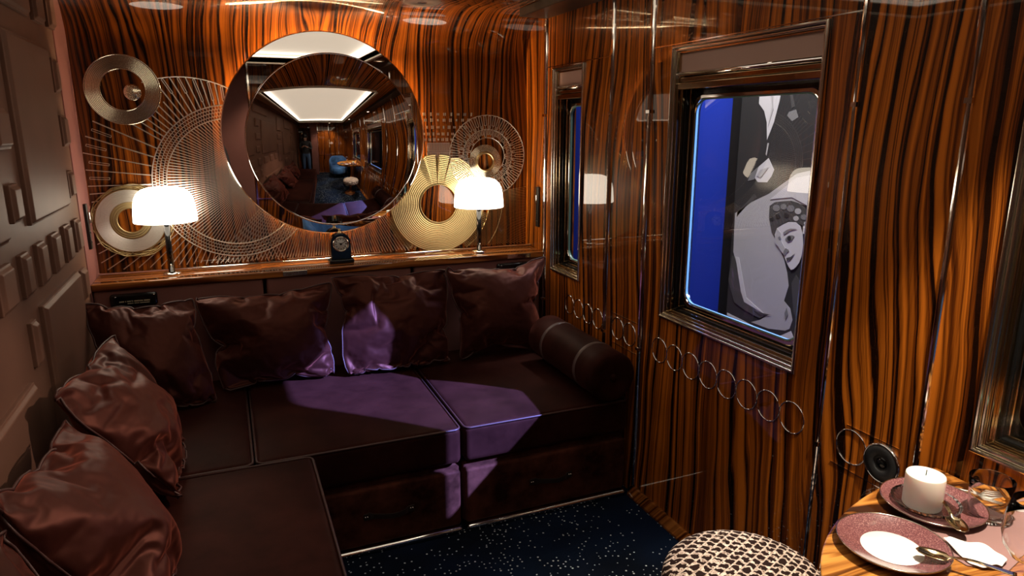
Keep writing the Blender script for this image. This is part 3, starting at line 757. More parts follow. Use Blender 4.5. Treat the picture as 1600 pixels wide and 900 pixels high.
# back and edges so that the plate has thickness
bk = [(v[0], AY - .001, v[2]) for i, v in enumerate(vs) if i % (nl + 1) in (0, nl)]
f0 = [vs[i * (nl + 1)] for i in range(nth)]; f1 = [vs[i * (nl + 1) + nl] for i in range(nth)]
b0 = [(p[0], AY - .001, p[2]) for p in f0]; b1 = [(p[0], AY - .001, p[2]) for p in f1]
MBp.add(f0 + b0, [(i, (i + 1) % nth, nth + (i + 1) % nth, nth + i) for i in range(nth)]); MBp.add(f1 + b1, [(i, (i + 1) % nth, nth + (i + 1) % nth, nth + i) for i in range(nth)]); MBp.add(b0 + b1, [(i, (i + 1) % nth, nth + (i + 1) % nth, nth + i) for i in range(nth)])
MBp.build('engraved_plate', M['gold'], t)
mb = MB(); circ_tube(mb, KC, .098, AY - .008, .0026); mb.build('hole_rim', M['gold'], t)
mb = MB()
for k in range(74):
    a = R(-166) + R(152) * k / 73; loop(mb, KC, a, .254, .272 + .010 * math.sin(k * 1.7) ** 2, .0032, AY - .003, .0022, .003)
mb.build('looped_fringe', M['gold'], t)
mb = MB()
for z0, z1, hw, n in ((1.398, 1.424, .060, 24), (1.430, 1.470, .058, 22)):
    for k in range(n):
        x = KC[0] + .008 - hw + 2 * hw * k / (n - 1); mb.strip((x, AY - .004, z0), (x, AY - .004, z1), .0028, .003)
    for z in (z0, z1): mb.strip((KC[0] + .008 - hw, AY - .005, z), (KC[0] + .008 + hw, AY - .005, z), .003, .003)
mb.build('silver_collar', M['silver'], t)
mb = MB()
for row, z in enumerate((1.487, 1.515, 1.548, 1.583, 1.612)):
    hw = .062 + (z - 1.47) * .32; n = 7
    for k in range(n + (2 if row > 1 else 0)):
        x = KC[0] + .008 - hw + 2 * hw * k / (n - 1); tl = (x - KC[0]) * .35; h = .011 + .003 * ((k * 7 + row * 3) % 3)
        for s in (-.0042, .0042) if (k + row) % 3 else (0,): mb.strip((x + s - tl * h, AY - .003, z - h / 2), (x + s + tl * h, AY - .003, z + h / 2), .0048 if (k + row) % 3 else .0075, .003)
mb.build('fanned_dashes', M['silver'], t)
# 6: fan disc right
FC = (1.279, 1.401); IC = (1.264, 1.372)
t = thing('wall_disc', 'openwork silver disc of key shaped loops, topmost at the right of the wall', 'wall art', (FC[0], AY, FC[1]))
mb = MB()
for k in range(46):
    a = 2 * PI * k / 46; loop(mb, FC, a, .142 if k % 2 else .156, .205, .0060, AY - .006, .0034, .003)
    loop(mb, FC, a + .03, .098 + (.012 if k % 3 else 0), .134, .0046, AY - .006, .0032, .003)
    mb.strip((FC[0] + .134 * math.cos(a), AY - .006, FC[1] + .134 * math.sin(a)), (FC[0] + .156 * math.cos(a), AY - .006, FC[1] + .156 * math.sin(a)), .0022, .003)
mb.build('key_loops', M['silver'], t)
mb = MB(); circ_tube(mb, FC, .2085, AY - .006, .0018); circ_tube(mb, FC, .137, AY - .006, .0016); circ_tube(mb, FC, .094, AY - .006, .0018); mb.build('wire_rings', M['silver'], t)
grooved(IC, .052, .088, AY - .007, 6, .002, 'inner_ring', M['pale_brass'], t)
MB().lathe([(.040, 0), (.040, .010), (.044, .016), (.050, .014), (.054, .008), (.054, 0)], (IC[0], AY - .006, IC[1]), 'y', 48).build('hub_ring', M['brass'], t)
# 7: fan of rays low right
t = thing('ray_fan', 'fan of slanting rays low on the wall behind the right lamp', 'wall art', (1.2, AY, 1.0))
mb = MB()
for k in range(64):
    a = R(-58) + R(66) * k / 63; d = (math.cos(a), math.sin(a)); p = (KC[0] + .284 * d[0], KC[1] + .284 * d[1])
    q = clip(p, (KC[0] + (.62) * d[0], KC[1] + .62 * d[1]))
    if q: mb.strip((p[0], AY + .006, p[1]), (q[0], AY + .006, q[1]), .0024, .003)
mb.build('rays', M['brass'], t)
mb = MB(); circ_tube(mb, KC, .284, AY + .006, .002, R(-58), R(8), 40); circ_tube(mb, KC, .36, AY + .006, .0015, R(-40), R(8), 40); mb.build('arc_wires', M['brass'], t)

# ------------------------------------------------------------------ small fittings on walls
def switch(x, y, z0, z1, sgn, label):
    t = thing('switch_plate', label, 'switch', (x, y, (z0 + z1) / 2))
    a, b = sorted((x, x + sgn * .012)); MB().rbox(a, b, y - .016, y + .016, z0, z1, .003, 1).build('plate', M['dark_metal'], t)
    a, b = sorted((x + sgn * .012, x + sgn * .02)); z = z0 + (z1 - z0) * .66
    MB().rbox(a, b, y - .008, y + .008, z - .018, z + .03, .003, 1).build('rocker', M['chrome'], t)
    for z in (z0 + .03, z0 + .07): MB().lathe([(0, sgn * -.003), (.004, sgn * -.002), (.005, 0)], (x + sgn * .012, y, z), 'x', 12).build('button', M['dark_metal'], t)
switch(XR, 3.268, 1.035, 1.245, -1, 'dark metal switch plate on the palisander side wall near the right lamp')
switch(XL + .004, 3.29, 1.05, 1.24, 1, 'dark metal switch plate on the rose leather edge near the left lamp')
def chain(name, label, ys, r, z, grp='chrome ring inlays', lines=None):
    t = thing(name, label, 'wall inlay', (XR, sum(ys) / len(ys), z), group=grp)
    for y in ys: MB().tube([(XR - .0012, y + r * math.cos(2 * PI * k / 64), z + r * math.sin(2 * PI * k / 64)) for k in range(64)], .0021, 8, True).build('ring', M['chrome'], t)
    if lines:
        for zz in lines: MB().box(XR - .002, XR, min(ys) - r - .006, max(ys) + r + .006, zz - .0009, zz + .0009).build('line', M['chrome'], t)
    return t
chain('ring_inlay', 'chain of eight chrome rings inlaid below the large window', [2.128 - .0983 * k for k in range(8)], .0486, .698)
chain('ring_inlay', 'short chain of chrome rings below the narrow far window', [2.895 - .093 * k for k in range(4)], .046, .698)
chain('ring_inlay', 'pair of chrome rings between two lines beside the bolster', [2.442, 2.346], .048, .70, lines=(.761, .629))
chain('ring_inlay', 'single chrome ring between two lines beside the round black wall fitting', [1.224], .048, .70)
t = bpy.data.objects['ring_inlay.003']
for zz, a, b in ((.757, 1.085, 1.245), (.630, 1.085, 1.285)): MB().box(XR - .002, XR, a, b, zz - .0009, zz + .0009).build('line', M['chrome'], t)
t = thing('wall_socket', 'round black wall fitting with chrome rim above the table edge', 'wall fitting', (XR, 1.126, .70))
MB().lathe([(0, .004), (.018, .004), (.021, .007), (.024, .010), (.045, .010), (.048, .006), (.048, 0)], (XR, 1.126, .70), 'x', 48).build('cover', M['black_matt'], t)
MB().lathe([(.048, 0), (.048, .009), (.0505, .010), (.053, .007), (.053, 0)], (XR, 1.126, .70), 'x', 48).build('rim', M['chrome'], t)
MB().lathe([(0, .009), (.010, .008), (.015, .0045), (.016, .0035)], (XR, 1.126, .70), 'x', 32).build('lens', M['black_gloss'], t)
t = thing('downlight', 'round cream ceiling downlight in the wooden cove above the mirror', 'ceiling light', (.885, 3.19, ZC))
tilt = Matrix.Translation((.885, 3.185, 2.0985)) @ Matrix.Rotation(R(-3), 4, 'X')
def tl(mb, name, m):
    mb.v = [tuple(tilt @ Vector(p)) for p in mb.v]; return mb.build(name, m, t)
tl(MB().lathe([(.024, -.006), (.078, -.006), (.084, -.003), (.086, .004), (.024, .004), (.024, -.006)], n=48), 'flange', M['cream'])
tl(MB().lathe([(0, .001), (.026, .001), (.026, -.004), (.022, -.0045), (0, -.001)], n=32), 'lamp_lens', M['black_gloss'])
def light(kind, name, loc, energy, col, target=None, **k):
    l = bpy.data.lights.new(name, kind); l.energy = energy; l.color = col
    for a, v in k.items(): setattr(l, a, v)
    o = bpy.data.objects.new(name, l); COL.objects.link(o); o.location = loc
    if target: o.rotation_euler = (Vector(target) - Vector(loc)).to_track_quat('-Z', 'Y').to_euler()
    return o
# ------------------------------------------------------------------ sofa sections
SF = 2.285
M['handle'] = pbr('dark_handle_leather', (.022, .013, .010), .3)
def handle(parent, xc, z, y, w=.19):
    mb = MB(); n = 16
    vs = []
    for i in range(n + 1):
        f = i / n; x = xc - w / 2 + w * f
        lift = .024 * max(0, math.sin(PI * min(1, max(0, (f - .13) / .74)))) ** .7
        wob = .004 * math.sin(2 * PI * f); hw = .0125 if f < .14 or f > .86 else .0095
        for dz, dy in ((-hw, 0), (hw, 0), (hw, .006), (-hw, .006)): vs.append((x, y - .002 - lift - .006 + dy, z + wob + dz))
    fs = []
    for i in range(n):
        for k in range(4): fs.append((i * 4 + k, i * 4 + (k + 1) % 4, i * 4 + 4 + (k + 1) % 4, i * 4 + 4 + k))
    fs += [(0, 1, 2, 3), (n * 4 + 3, n * 4 + 2, n * 4 + 1, n * 4)]
    mb.add(vs, fs, 0, False); h = mb.build('handle', M['handle'], parent, bevel=.0012)
    for s in (-1, 1):
        for dx in (.006, .014): MB().lathe([(0, .003), (.0022, .0022), (.003, 0)], (xc + s * (w / 2 - dx), y - .008, z + .001), 'y', 8).build('rivet', M['nickel'], parent)
def piping(pts, parent, r=.0045): return MB().tube(pts, r, 8).build('piping', M['piping'], parent)
def edge_loop(x0, x1, y, z, rr=.02, n=6):
    P = []
    for cx, s in ((x0 + rr, -1), (x1 - rr, 1)):
        seg = [(cx + s * rr * math.sin(PI / 2 * (1 - k / n)), y + rr - rr * math.cos(PI / 2 * (1 - k / n)), z) for k in range(n + 1)]
        P += seg if s < 0 else seg[::-1]
    return P
def section(name, label, x0, x1, y0, y1, drawer=True):
    t = thing(name, label, 'sofa', ((x0 + x1) / 2, (y0 + y1) / 2, 0), group='corner sofa sections')
    MB().rbox(x0, x1, y0 + .03, y1, .02, .282, .012, 2).build('base', M['velvet_base'], t)
    c = MB().rbox(x0 + .001, x1 - .001, y0 - .004, y1, .292, .440, .022, 12, puff=.014).build('seat_cushion', M['velvet'], t)
    piping([(x0 + .004, y1 - .2, .437)] + edge_loop(x0 + .003, x1 - .003, y0 - .002, .4345, .026) + [(x1 - .004, y1 - .2, .437)], c)
    if drawer:
        d = MB().rbox(x0 + .004, x1 - .004, y0, y0 + .05, .028, .262, .014, 3).build('drawer_front', M['velvet_base'], t)
        handle(d, (x0 + x1) / 2 + .005 if x0 > .7 else .452, .152, y0)
    else:
        MB().rbox(x0 + .004, x1 - .004, y0, y0 + .05, .028, .262, .014, 3).build('front_panel', M['velvet_base'], t)
    mb = MB(); mb.rbox(x0 + .004, x1 - .004, y0 - .014, y0 + .04, .0, .026, .012, 1); mb.build('chrome_plinth', M['chrome'], t)
    return t
section('sofa_section', 'aubergine velvet sofa section with leather pull drawer, next to the palisander side wall', .752, 1.478, SF, 3.19)
section('sofa_section', 'middle aubergine velvet sofa section with leather pull drawer, left of the gap in the front', .008, .740, SF, 3.19)
section('sofa_section', 'corner aubergine velvet sofa section without drawer, deep between the two seats', XL + .012, .002, SF, 3.19, False)
# the return along the left wall: built the same way, its front facing +x
def return_section(label, y0, y1, x1):
    t = thing('sofa_section', label, 'sofa', (XL + .3, (y0 + y1) / 2, 0), group='corner sofa sections')
    MB().rbox(XL + .012, x1 - .03, y0, y1, .02, .287, .012, 2).build('base', M['velvet_base'], t)
    c = MB().rbox(XL + .012, x1 + .004, y0, y1 - .002, .297, .446, .026, 12, puff=.010).build('seat_cushion', M['velvet'], t)
    P = [(p[1], p[0]) for p in []]
    L = []
    rr = .03
    L.append((XL + .05, y1 - .004, .441))
    for k in range(7):
        a = PI / 2 * k / 6; L.append((x1 - rr + rr * math.sin(a), y1 - .004 - rr + rr * math.cos(a), .441))
    L.append((x1 + .001, y0 + .02, .441))
    piping(L, c)
    MB().rbox(x1 - .05, x1, y0 + .004, y1 - .004, .028, .268, .014, 3).build('front_panel', M['velvet_base'], t)
    mb = MB(); mb.rbox(x1 - .04, x1 + .012, y0, y1 - .02, 0, .024, .011, 1); mb.build('chrome_plinth', M['chrome'], t)
return_section('long aubergine velvet sofa return under the padded left wall, nearest part of the sofa', 1.20, 2.262, .190)
return_section('aubergine velvet sofa section at the near end of left wall, seen only in mirror', .12, 1.19, .190)

# ------------------------------------------------------------------ cushions
_ring = [_pg[0, i, 0] for i in range(PN)] + [_pg[0, PN, j] for j in range(PN)] + [_pg[0, i, PN] for i in range(PN, 0, -1)] + [_pg[0, 0, j] for j in range(PN, 0, -1)]
def cushion(label, k, BL, BR, TR, TL, thick=1., mir=False, mat='satin', rot=0, shift=0.):
    P = pil_data(k)
    for _ in range(rot): P = np.stack([-P[:, 2], P[:, 1], P[:, 0]], 1)
    if mir: P = P * np.array([-1, 1, 1])
    lo, hi = P.min(0), P.max(0)
    u = (P[:, 0] - lo[0]) / (hi[0] - lo[0]); v = (P[:, 2] - lo[2]) / (hi[2] - lo[2]); h = -(P[:, 1] - (lo[1] + hi[1]) / 2)
    BL, BR, TR, TL = [np.array(p, float) for p in (BL, BR, TR, TL)]
    W = (np.linalg.norm(BR - BL) + np.linalg.norm(TR - TL)) / 2
    nrm = np.cross(BR - BL, TL - BL); nrm /= np.linalg.norm(nrm)
    pos = (BL[None] * ((1 - u) * (1 - v))[:, None] + BR[None] * (u * (1 - v))[:, None] + TR[None] * (u * v)[:, None] + TL[None] * ((1 - u) * v)[:, None]) + nrm[None] * ((h * thick + shift) * W)[:, None]
    c = pos.mean(0); base = Vector((c[0], c[1], pos[:, 2].min()))
    me = bpy.data.meshes.new('throw_cushion'); me.from_pydata([tuple(Vector(p) - base) for p in pos], [], _pf)
    me.polygons.foreach_set('use_smooth', [True] * len(me.polygons)); me.materials.append(M[mat])
    bm = bmesh.new(); bm.from_mesh(me); bmesh.ops.recalc_face_normals(bm, faces=bm.faces); bm.to_mesh(me); bm.free()
    o = bpy.data.objects.new('throw_cushion', me); COL.objects.link(o); o.location = base
    sb = o.modifiers.new('smooth', 'SUBSURF'); sb.levels = 0; sb.render_levels = 2
    tag(o, label, 'cushion', 'loose velvet cushions on the sofa')
    pp = MB().tube([tuple(pos[i]) for i in _ring], .0034, 6, True).build('piping', M['piping'], o)
    return o
CUSHIONS = [
    ('dark velvet cushion leaning back in the far left corner under the wall light', 1, (-.48, 2.72, .468), (-.085, 2.87, .468), (-.17, 3.03, .86), (-.55, 2.96, .89), .85, False, 'satin', 0),
    ('square dark velvet back cushion second from the corner, left of the purple lit one', 0, (-.10, 2.97, .46), (.39, 2.98, .465), (.40, 3.10, .865), (-.17, 3.10, .85), .80, False, 'satin', 0),
    ('velvet back cushion with purple light across its face, middle of the sofa', 3, (.40, 2.95, .465), (.93, 2.95, .465), (.945, 3.10, .88), (.40, 3.10, .90), .70, False, 'satin', 0),
    ('velvet back cushion with dented top edge beside the bolster', 2, (.955, 2.95, .468), (1.40, 2.97, .468), (1.465, 3.08, .915), (.935, 3.08, .895), .82, False, 'satin', 0),
    ('creased reddish cushion against the left wall, beyond the nearest pair', 3, (-.215, 2.03, .475), (-.225, 2.52, .475), (-.44, 2.70, .83), (-.465, 2.0, .87), .85, True, 'satin', 0),
    ('large creased reddish cushion in the lower left, second nearest along the wall', 1, (-.20, 1.38, .475), (-.20, 1.80, .475), (-.44, 2.0, .80), (-.46, 1.40, .88), .90, False, 'satin', 0),
    ('cushion cut off by the lower left corner, nearest along the wall', 3, (-.24, .78, .475), (-.22, 1.26, .475), (-.43, 1.38, .84), (-.46, .73, .86), .75, False, 'satin', 0),
]
for a in CUSHIONS: cushion(*a)
# bolster along the side wall
t = thing('bolster', 'dark velvet bolster with two pale bands lying against the side wall', 'bolster', (1.37, 2.5, .445))
BX, BZ, BR_ = 1.372, .565, .104
def cyl_y(y0, y1, prof, name, m, parent):
    vs = []; n = 64; k = len(prof); mb = MB()
    for i in range(n):
        a = 2 * PI * i / n
        for f, r in prof:
            pl = 1 + .05 * math.sin(a * 22) * max(0, (.98 - r / BR_)) ** .5 if r < BR_ * .97 else 1
            vs.append((BX + r * pl * math.cos(a), y0 + (y1 - y0) * f, BZ + r * pl * math.sin(a)))
    fs = [(i * k + j, ((i + 1) % n) * k + j, ((i + 1) % n) * k + j + 1, i * k + j + 1) for i in range(n) for j in range(k - 1)]
    mb.add(vs, fs, 0, True); return mb.build(name, m, parent)
cyl_y(2.235, 2.86, [(0.012, .0), (.010, .018), (.004, .05), (.0, .075), (.004, .095), (.02, .103)] + [(.02 + .96 * j / 10, .104 - .001 * (j % 2)) for j in range(1, 11)] + [(.995, .09), (1, .05), (.99, 0)], 'bolster_body', M['velvet'], t)
for y in (2.375, 2.70):
    cyl_y(y, y + .022, [(0, .1035), (.1, .1055), (.9, .1055), (1, .1035)], 'band', pbr('rose_band', (.09, .055, .05), .45) if y < 2.5 else bpy.data.materials['rose_band'], t)
MB().lathe([(0, .012), (.010, .011), (.015, .004), (.015, 0)], (BX, 2.242, BZ), 'y', 24).build('end_button', M['velvet'], t)

# ------------------------------------------------------------------ stool
t = thing('stool', 'round stool with brown and cream houndstooth tweed seat beside the table', 'stool', (1.135, 1.195, 0))
sc = (1.152, 1.198)
MB().lathe([(0, .452), (.06, .451), (.12, .448), (.165, .440), (.192, .427), (.206, .41), (.211, .39), (.211, .352), (.207, .342), (0, .342)], (*sc, 0), n=96).build('seat', M['tweed'], t)
MB().lathe([(.2105, .346), (.2135, .349), (.2135, .353), (.2105, .356)], (*sc, 0), n=96).build('piping', M['piping'], t)
MB().lathe([(0, .34), (.196, .34), (.196, .325), (.055, .318), (.035, .29), (.030, .05), (.05, .03), (.145, .018), (.15, .0), (0, 0)], (*sc, 0), n=64).build('pedestal', M['wood_edge'], t)

# ------------------------------------------------------------------ table and what stands on it
TZ = .76; ta, tb, tcx, tcy = .645, .385, 1.503, .60
t = thing('dining_table', 'burr wood table with rounded end built against the side wall, lower right', 'table', (1.25, tcy, 0))
def half(a, b, n=48, e=2.05):
    P = []
    for k in range(n + 1):
        q = PI / 2 + PI * k / n; cx, sy = math.cos(q), math.sin(q)
        P.append((tcx + a * -abs(cx) ** (2 / e), tcy + b * math.copysign(abs(sy) ** (2 / e), sy)))
    return P
MB().prism(half(ta, tb), TZ - .022, TZ, 'xy').build('table_top', M['wood_table'], t, bevel=.003)
MB().prism(half(ta - .02, tb - .02), TZ - .05, TZ - .023, 'xy').build('apron', M['wood_edge'], t, bevel=.003)
MB().lathe([(0, TZ - .051), (.12, TZ - .051), (.12, TZ - .065), (.045, TZ - .09), (.035, .08), (.06, .05), (.17, .022), (.18, 0), (0, 0)], (1.25, tcy, 0), n=48).build('pedestal', M['black_gloss'], t)
def plate(cx, cy, r, label, well):
    p = thing('plate', label, 'plate', (cx, cy, TZ), group='burgundy plates on the table')
    MB().lathe([(0, .003), (r * .52, .003), (r * .62, .006), (r * .97, .017), (r, .019), (r * 1.003, .0175), (r * .97, .0135), (r * .6, .0015), (r * .55, 0), (0, 0)], (cx, cy, TZ + .0005), n=96).build('rim', M['plate_red'], p)
    if well: MB().lathe([(0, .0042), (r * .555, .0042), (r * .56, .0034)], (cx, cy, TZ + .0005), n=72).build('white_well', M['porcelain'], p, fix=False)
    mb = MB(); mb.tube([(cx + r * math.cos(2 * PI * k / 80), cy + r * math.sin(2 * PI * k / 80), TZ + .0192) for k in range(80)], .0011, 6, True); mb.build('metal_edge', M['nickel'], p)
    return p
plate(1.117, .790, .098, 'burgundy plate with white centre nearest the rounded table end', True)
plate(1.322, .860, .099, 'burgundy plate under the white candle', False)
t = thing('glass_dish', 'shallow clear ribbed glass dish under the candle', 'dish', (1.306, .864, TZ + .004))
pr = [(0, .0), (.044, .0), (.06, .009), (.066, .017), (.063, .0175), (.056, .0105), (.042, .004), (0, .004)]
mb = MB(); n = 90; vs = []
for i in range(n):
    a = 2 * PI * i / n; k = 1 + .012 * math.cos(a * 30)
    for r, h in pr: vs.append((1.306 + r * k * math.cos(a), .864 + r * k * math.sin(a), TZ + .0065 + h))
m_ = len(pr); mb.add(vs, [(i * m_ + j, ((i + 1) % n) * m_ + j, ((i + 1) % n) * m_ + j + 1, i * m_ + j + 1) for i in range(n) for j in range(m_ - 1)], 0, True); mb.build('dish_body', M['glass'], t)
cx, cy = 1.300, .868
t = thing('candle', 'thick white pillar candle with unlit wick on a burgundy plate', 'candle', (cx, cy, TZ + .0115))
MB().lathe([(0, .068), (.015, .0685), (.032, .070), (.0365, .0705), (.0368, .069), (.0374, .066), (.0374, .003), (.036, 0), (0, 0)], (cx, cy, TZ + .0112), n=64).build('wax', M['candle'], t)
MB().tube([(cx, cy, TZ + .078), (cx + .0005, cy, TZ + .086), (cx + .002, cy + .001, TZ + .091)], .0011, 6).build('wick', M['ink'], t)
gx, gy = 1.392, .792
t = thing('tumbler', 'clear glass tumbler on the table near the wall', 'glass', (gx, gy, TZ + .003))
MB().lathe([(0, .0), (.031, .0), (.034, .003), (.0345, .02), (.0365, .03), (.0355, .036), (.0385, .06), (.0405, .088), (.0395, .0895), (.0383, .088), (.0362, .06), (.0334, .036), (.0343, .03), (.0322, .02), (.03, .010), (0, .009)], (gx, gy, TZ + .0030), n=64).build('tumbler_body', M['glass'], t)
t = thing('table_mat', 'mauve leather table mat under the tumbler and napkin', 'table mat', (1.3, .74, TZ))
MB().prism([(1.22, .845), (1.415, .845), (1.43, .83), (1.43, .715), (1.42, .70), (1.255, .66), (1.2, .70), (1.2, .83)], TZ + .0004, TZ + .0026, 'xy').build('mat_sheet', M['mat_leather'], t, bevel=.001)
# spoons
def spoon(name, label, tip, end, z, bw, m, grp):
    a = Vector((*tip, 0)); b = Vector((*end, 0)); L = (b - a).length; d = (b - a).normalized(); s = Vector((-d.y, d.x, 0))
    t = thing(name, label, 'spoon', (tip[0], tip[1], z), group=grp)
    n = 26; vs = []; ms = 9; bl = .062
    for i in range(n + 1):
        x = L * i / n if i > 13 else bl * i / 13
        if i > 13: x = bl + (L - bl) * (i - 13) / (n - 13)
        f = x / bl
        w = bw * math.sqrt(max(0.0, 1 - (2 * min(f, 1) - 1) ** 2)) ** .8 if f < .82 else 0
        hwid = .0032 + .004 * max(0, (x - bl) / (L - bl)) ** 2
        w = max(w, hwid if x > bl * .3 else .0006)
        depth = .007 * max(0, math.sin(PI * min(1, f))) ; zz = .0012 + .010 * math.sin(PI / 2 * min(1, max(0, (f - .8) / .8))) * (1 - .6 * max(0, (x - bl) / (L - bl)))
        for k in range(ms):
            q = -1 + 2 * k / (ms - 1)
            vs.append(a + d * x + s * (w * q) + Vector((0, 0, z + zz + .006 - depth * (1 - q * q))))
    fs = [(i * ms + k, (i + 1) * ms + k, (i + 1) * ms + k + 1, i * ms + k + 1) for i in range(n) for k in range(ms - 1)]
    mb = MB(); mb.add(vs, fs, 0, True); o = mb.build('spoon_body', m, t)
    so = o.modifiers.new('thick', 'SOLIDIFY'); so.thickness = .0016
    return t
spoon('spoon', 'polished bronze spoon with its bowl on the edge of the white centred plate', (1.130, .752), (1.215, .625), TZ + .017, .0155, M['bronze'], 'bronze spoons on the table')
spoon('spoon', 'bronze spoon resting on the candle plate beside the tumbler', (1.262, .752), (1.36, .905), TZ + .019, .0165, M['bronze'], 'bronze spoons on the table')
# napkins
def cloth(name, label, cat, poly, z, amp, m, seed, grp=None):
    rng = random.Random(seed); c = Vector((sum(p[0] for p in poly) / len(poly), sum(p[1] for p in poly) / len(poly)))
    n = len(poly); K = 10; vs = []; D = 48
    from mathutils import noise
    out = []
    for i in range(D):
        f = i / D * n; k = int(f); q = f - k
        p = Vector(poly[k]).lerp(Vector(poly[(k + 1) % n]), q); out.append(p)
    vs = [(c.x, c.y, z + amp * (.5 + .5 * noise.noise(Vector((c.x * 30, c.y * 30, seed)))))]
    for j in range(1, K + 1):
        for p in out:
            q = c.lerp(p, j / K); h = amp * abs(noise.noise(Vector((q.x * 34 + seed, q.y * 20, seed)))) * 1.6 + amp * .3 * (1 - j / K)
            vs.append((q.x, q.y, z + .001 + h))
    fs = [(0, 1 + i, 1 + (i + 1) % D) for i in range(D)] + [(1 + (j - 1) * D + i, 1 + j * D + i, 1 + j * D + (i + 1) % D, 1 + (j - 1) * D + (i + 1) % D) for j in range(1, K) for i in range(D)]
    mb = MB(); mb.add(vs, fs, 0, True); o = mb.build(name, m)
    so = o.modifiers.new('thick', 'SOLIDIFY'); so.thickness = .0018; so.offset = 1
    sb = o.modifiers.new('smooth', 'SUBSURF'); sb.levels = 0; sb.render_levels = 1
    return tag(o, label, cat, grp)
cloth('napkin', 'crumpled white linen napkin behind the bronze spoon on the mat', 'napkin', [(1.222, .765), (1.25, .770), (1.272, .73), (1.285, .70), (1.275, .675), (1.245, .668), (1.215, .68), (1.205, .70), (1.215, .73)], TZ + .003, .012, M['napkin'], 4, 'napkins on the table')
cloth('napkin', 'folded charcoal napkin at the rounded table end below the plate', 'napkin', [(.955, .752), (.972, .757), (.995, .735), (1.03, .692), (1.06, .66), (1.04, .58), (.96, .60), (.925, .68)], TZ + .001, .012, M['dark_cloth'], 9, 'napkins on the table')
# wine glasses
def wineglass(x, y, label, s=1.):
    t = thing('wine_glass', label, 'glass', (x, y, TZ), group='wine glasses on the table')
    pr = [(.0, .085), (.012, .086), (.028, .094), (.040, .112), (.045, .135), (.043, .165), (.037, .195), (.0362, .1955), (.0355, .195), (.0415, .165), (.0435, .135), (.0385, .113), (.0268, .0955), (.011, .0878), (0, .087)]
    MB().lathe([(r * s, h * s) for r, h in pr], (x, y, TZ + .0025), n=64).build('bowl', M['glass'], t)
    MB().lathe([(r * s, h * s) for r, h in [(0, .086), (.006, .085), (.0042, .075), (.0036, .04), (.0045, .012), (.012, .006), (.033, .0015), (.034, 0), (0, 0)]], (x, y, TZ + .0018), n=48).build('stem_and_foot', M['glass'], t)
    return t
wineglass(1.172, .590, 'clear wine glass nearest the camera, cut by the right picture edge')
wineglass(1.455, .700, 'clear wine glass farther back near the wall at the right picture edge', .8)
# fork near the wall
t = thing('fork', 'silver fork lying at the wall side behind the candle plate', 'fork', (1.42, .87, TZ))
mb = MB(); mb.tube([(1.40, .965, TZ + .004), (1.425, .915, TZ + .006), (1.448, .868, TZ + .009), (1.455, .852, TZ + .008)], [.0034, .0024, .0022, .004], 8); mb.build('fork_handle', M['silver'], t)
mb = MB()
for k in (-1.5, -.5, .5, 1.5): mb.tube([(1.455 + .0, .852, TZ + .008), (1.458 + k * .0042, .838, TZ + .005), (1.470 + k * .0042, .805, TZ + .007)], .0012, 6)
mb.build('tines', M['silver'], t)

# ------------------------------------------------------------------ behind the camera (seen in the mirror)
t = thing('armchair', 'blue velvet tub armchair seen in the mirror behind the table', 'armchair', (1.02, -.235, 0))
c0 = (1.02, -.235)
MB().lathe([(0, .18), (.27, .18), (.29, .22), (.29, .40), (.26, .44), (0, .455)], (*c0, 0), n=48).build('seat', M['blue_cloth'], t)
mb = MB(); n = 30; vs = []
for i in range(n + 1):
    a = R(150) + R(240) * i / n; f = 1 - abs(i / n * 2 - 1); zt = .60 + .22 * min(1, f * 1.6) ** 1.2
    for r, z in ((.29, .20), (.34, .22), (.36, zt - .03), (.335, zt), (.29, zt - .02), (.285, .30)): vs.append((c0[0] + r * math.cos(a), c0[1] + r * math.sin(a), z))
fs = [(i * 6 + k, i * 6 + (k + 1) % 6, (i + 1) * 6 + (k + 1) % 6, (i + 1) * 6 + k) for i in range(n) for k in range(6)] + [(0, 1, 2, 3, 4, 5), tuple(n * 6 + k for k in range(5, -1, -1))]
mb.add(vs, fs, 0, True); mb.build('tub_back', M['blue_cloth'], t)
for sx in (-1, 1):
    for sy in (-1, 1): MB().tube([(c0[0] + sx * .19, c0[1] + sy * .19, 0), (c0[0] + sx * .17, c0[1] + sy * .17, .185)], [.012, .02], 12).build('leg', M['black_gloss'], t)
t = thing('downlight', 'small round ceiling downlight over the dining table', 'ceiling light', (1.30, .66, ZC))
MB().lathe([(.024, -.006), (.040, -.006), (.044, -.003), (.045, 0), (.024, 0), (.024, -.006)], (1.30, .66, ZC), n=40).build('flange', M['cream'], t)
MB().lathe([(0, -.001), (.024, -.001)], (1.30, .66, ZC), n=32).build('lens', emit('lit_downlight_lens', (1, .85, .66), 8), t)
t = thing('downlight', 'added small round ceiling downlight brightening the end wall for the mirror', 'ceiling light', (.75, -.12, ZC))
MB().lathe([(.024, -.006), (.040, -.006), (.044, -.003), (.045, 0), (.024, 0), (.024, -.006)], (.75, -.12, ZC), n=40).build('flange', M['cream'], t)
MB().lathe([(0, -.001), (.024, -.001)], (.75, -.12, ZC), n=32).build('lens', bpy.data.materials['lit_downlight_lens'], t)
light('SPOT', 'rear_fill_spot', (.75, -.12, ZC - .012), 45, (1, .82, .6), (.62, -.6, .9), spot_size=R(100), spot_blend=.6, shadow_soft_size=.02)  # added lamp and fitting, brightens the end wall in the reflection
t = thing('downlight', 'added small round downlight under the dark soffit, brightening the left wall cushions', 'ceiling light', (1.43, 1.78, 2.06))
MB().lathe([(.024, -.006), (.036, -.006), (.040, -.003), (.041, 0), (.024, 0), (.024, -.006)], (1.43, 1.78, 2.06), n=40).build('flange', M['cream'], t)
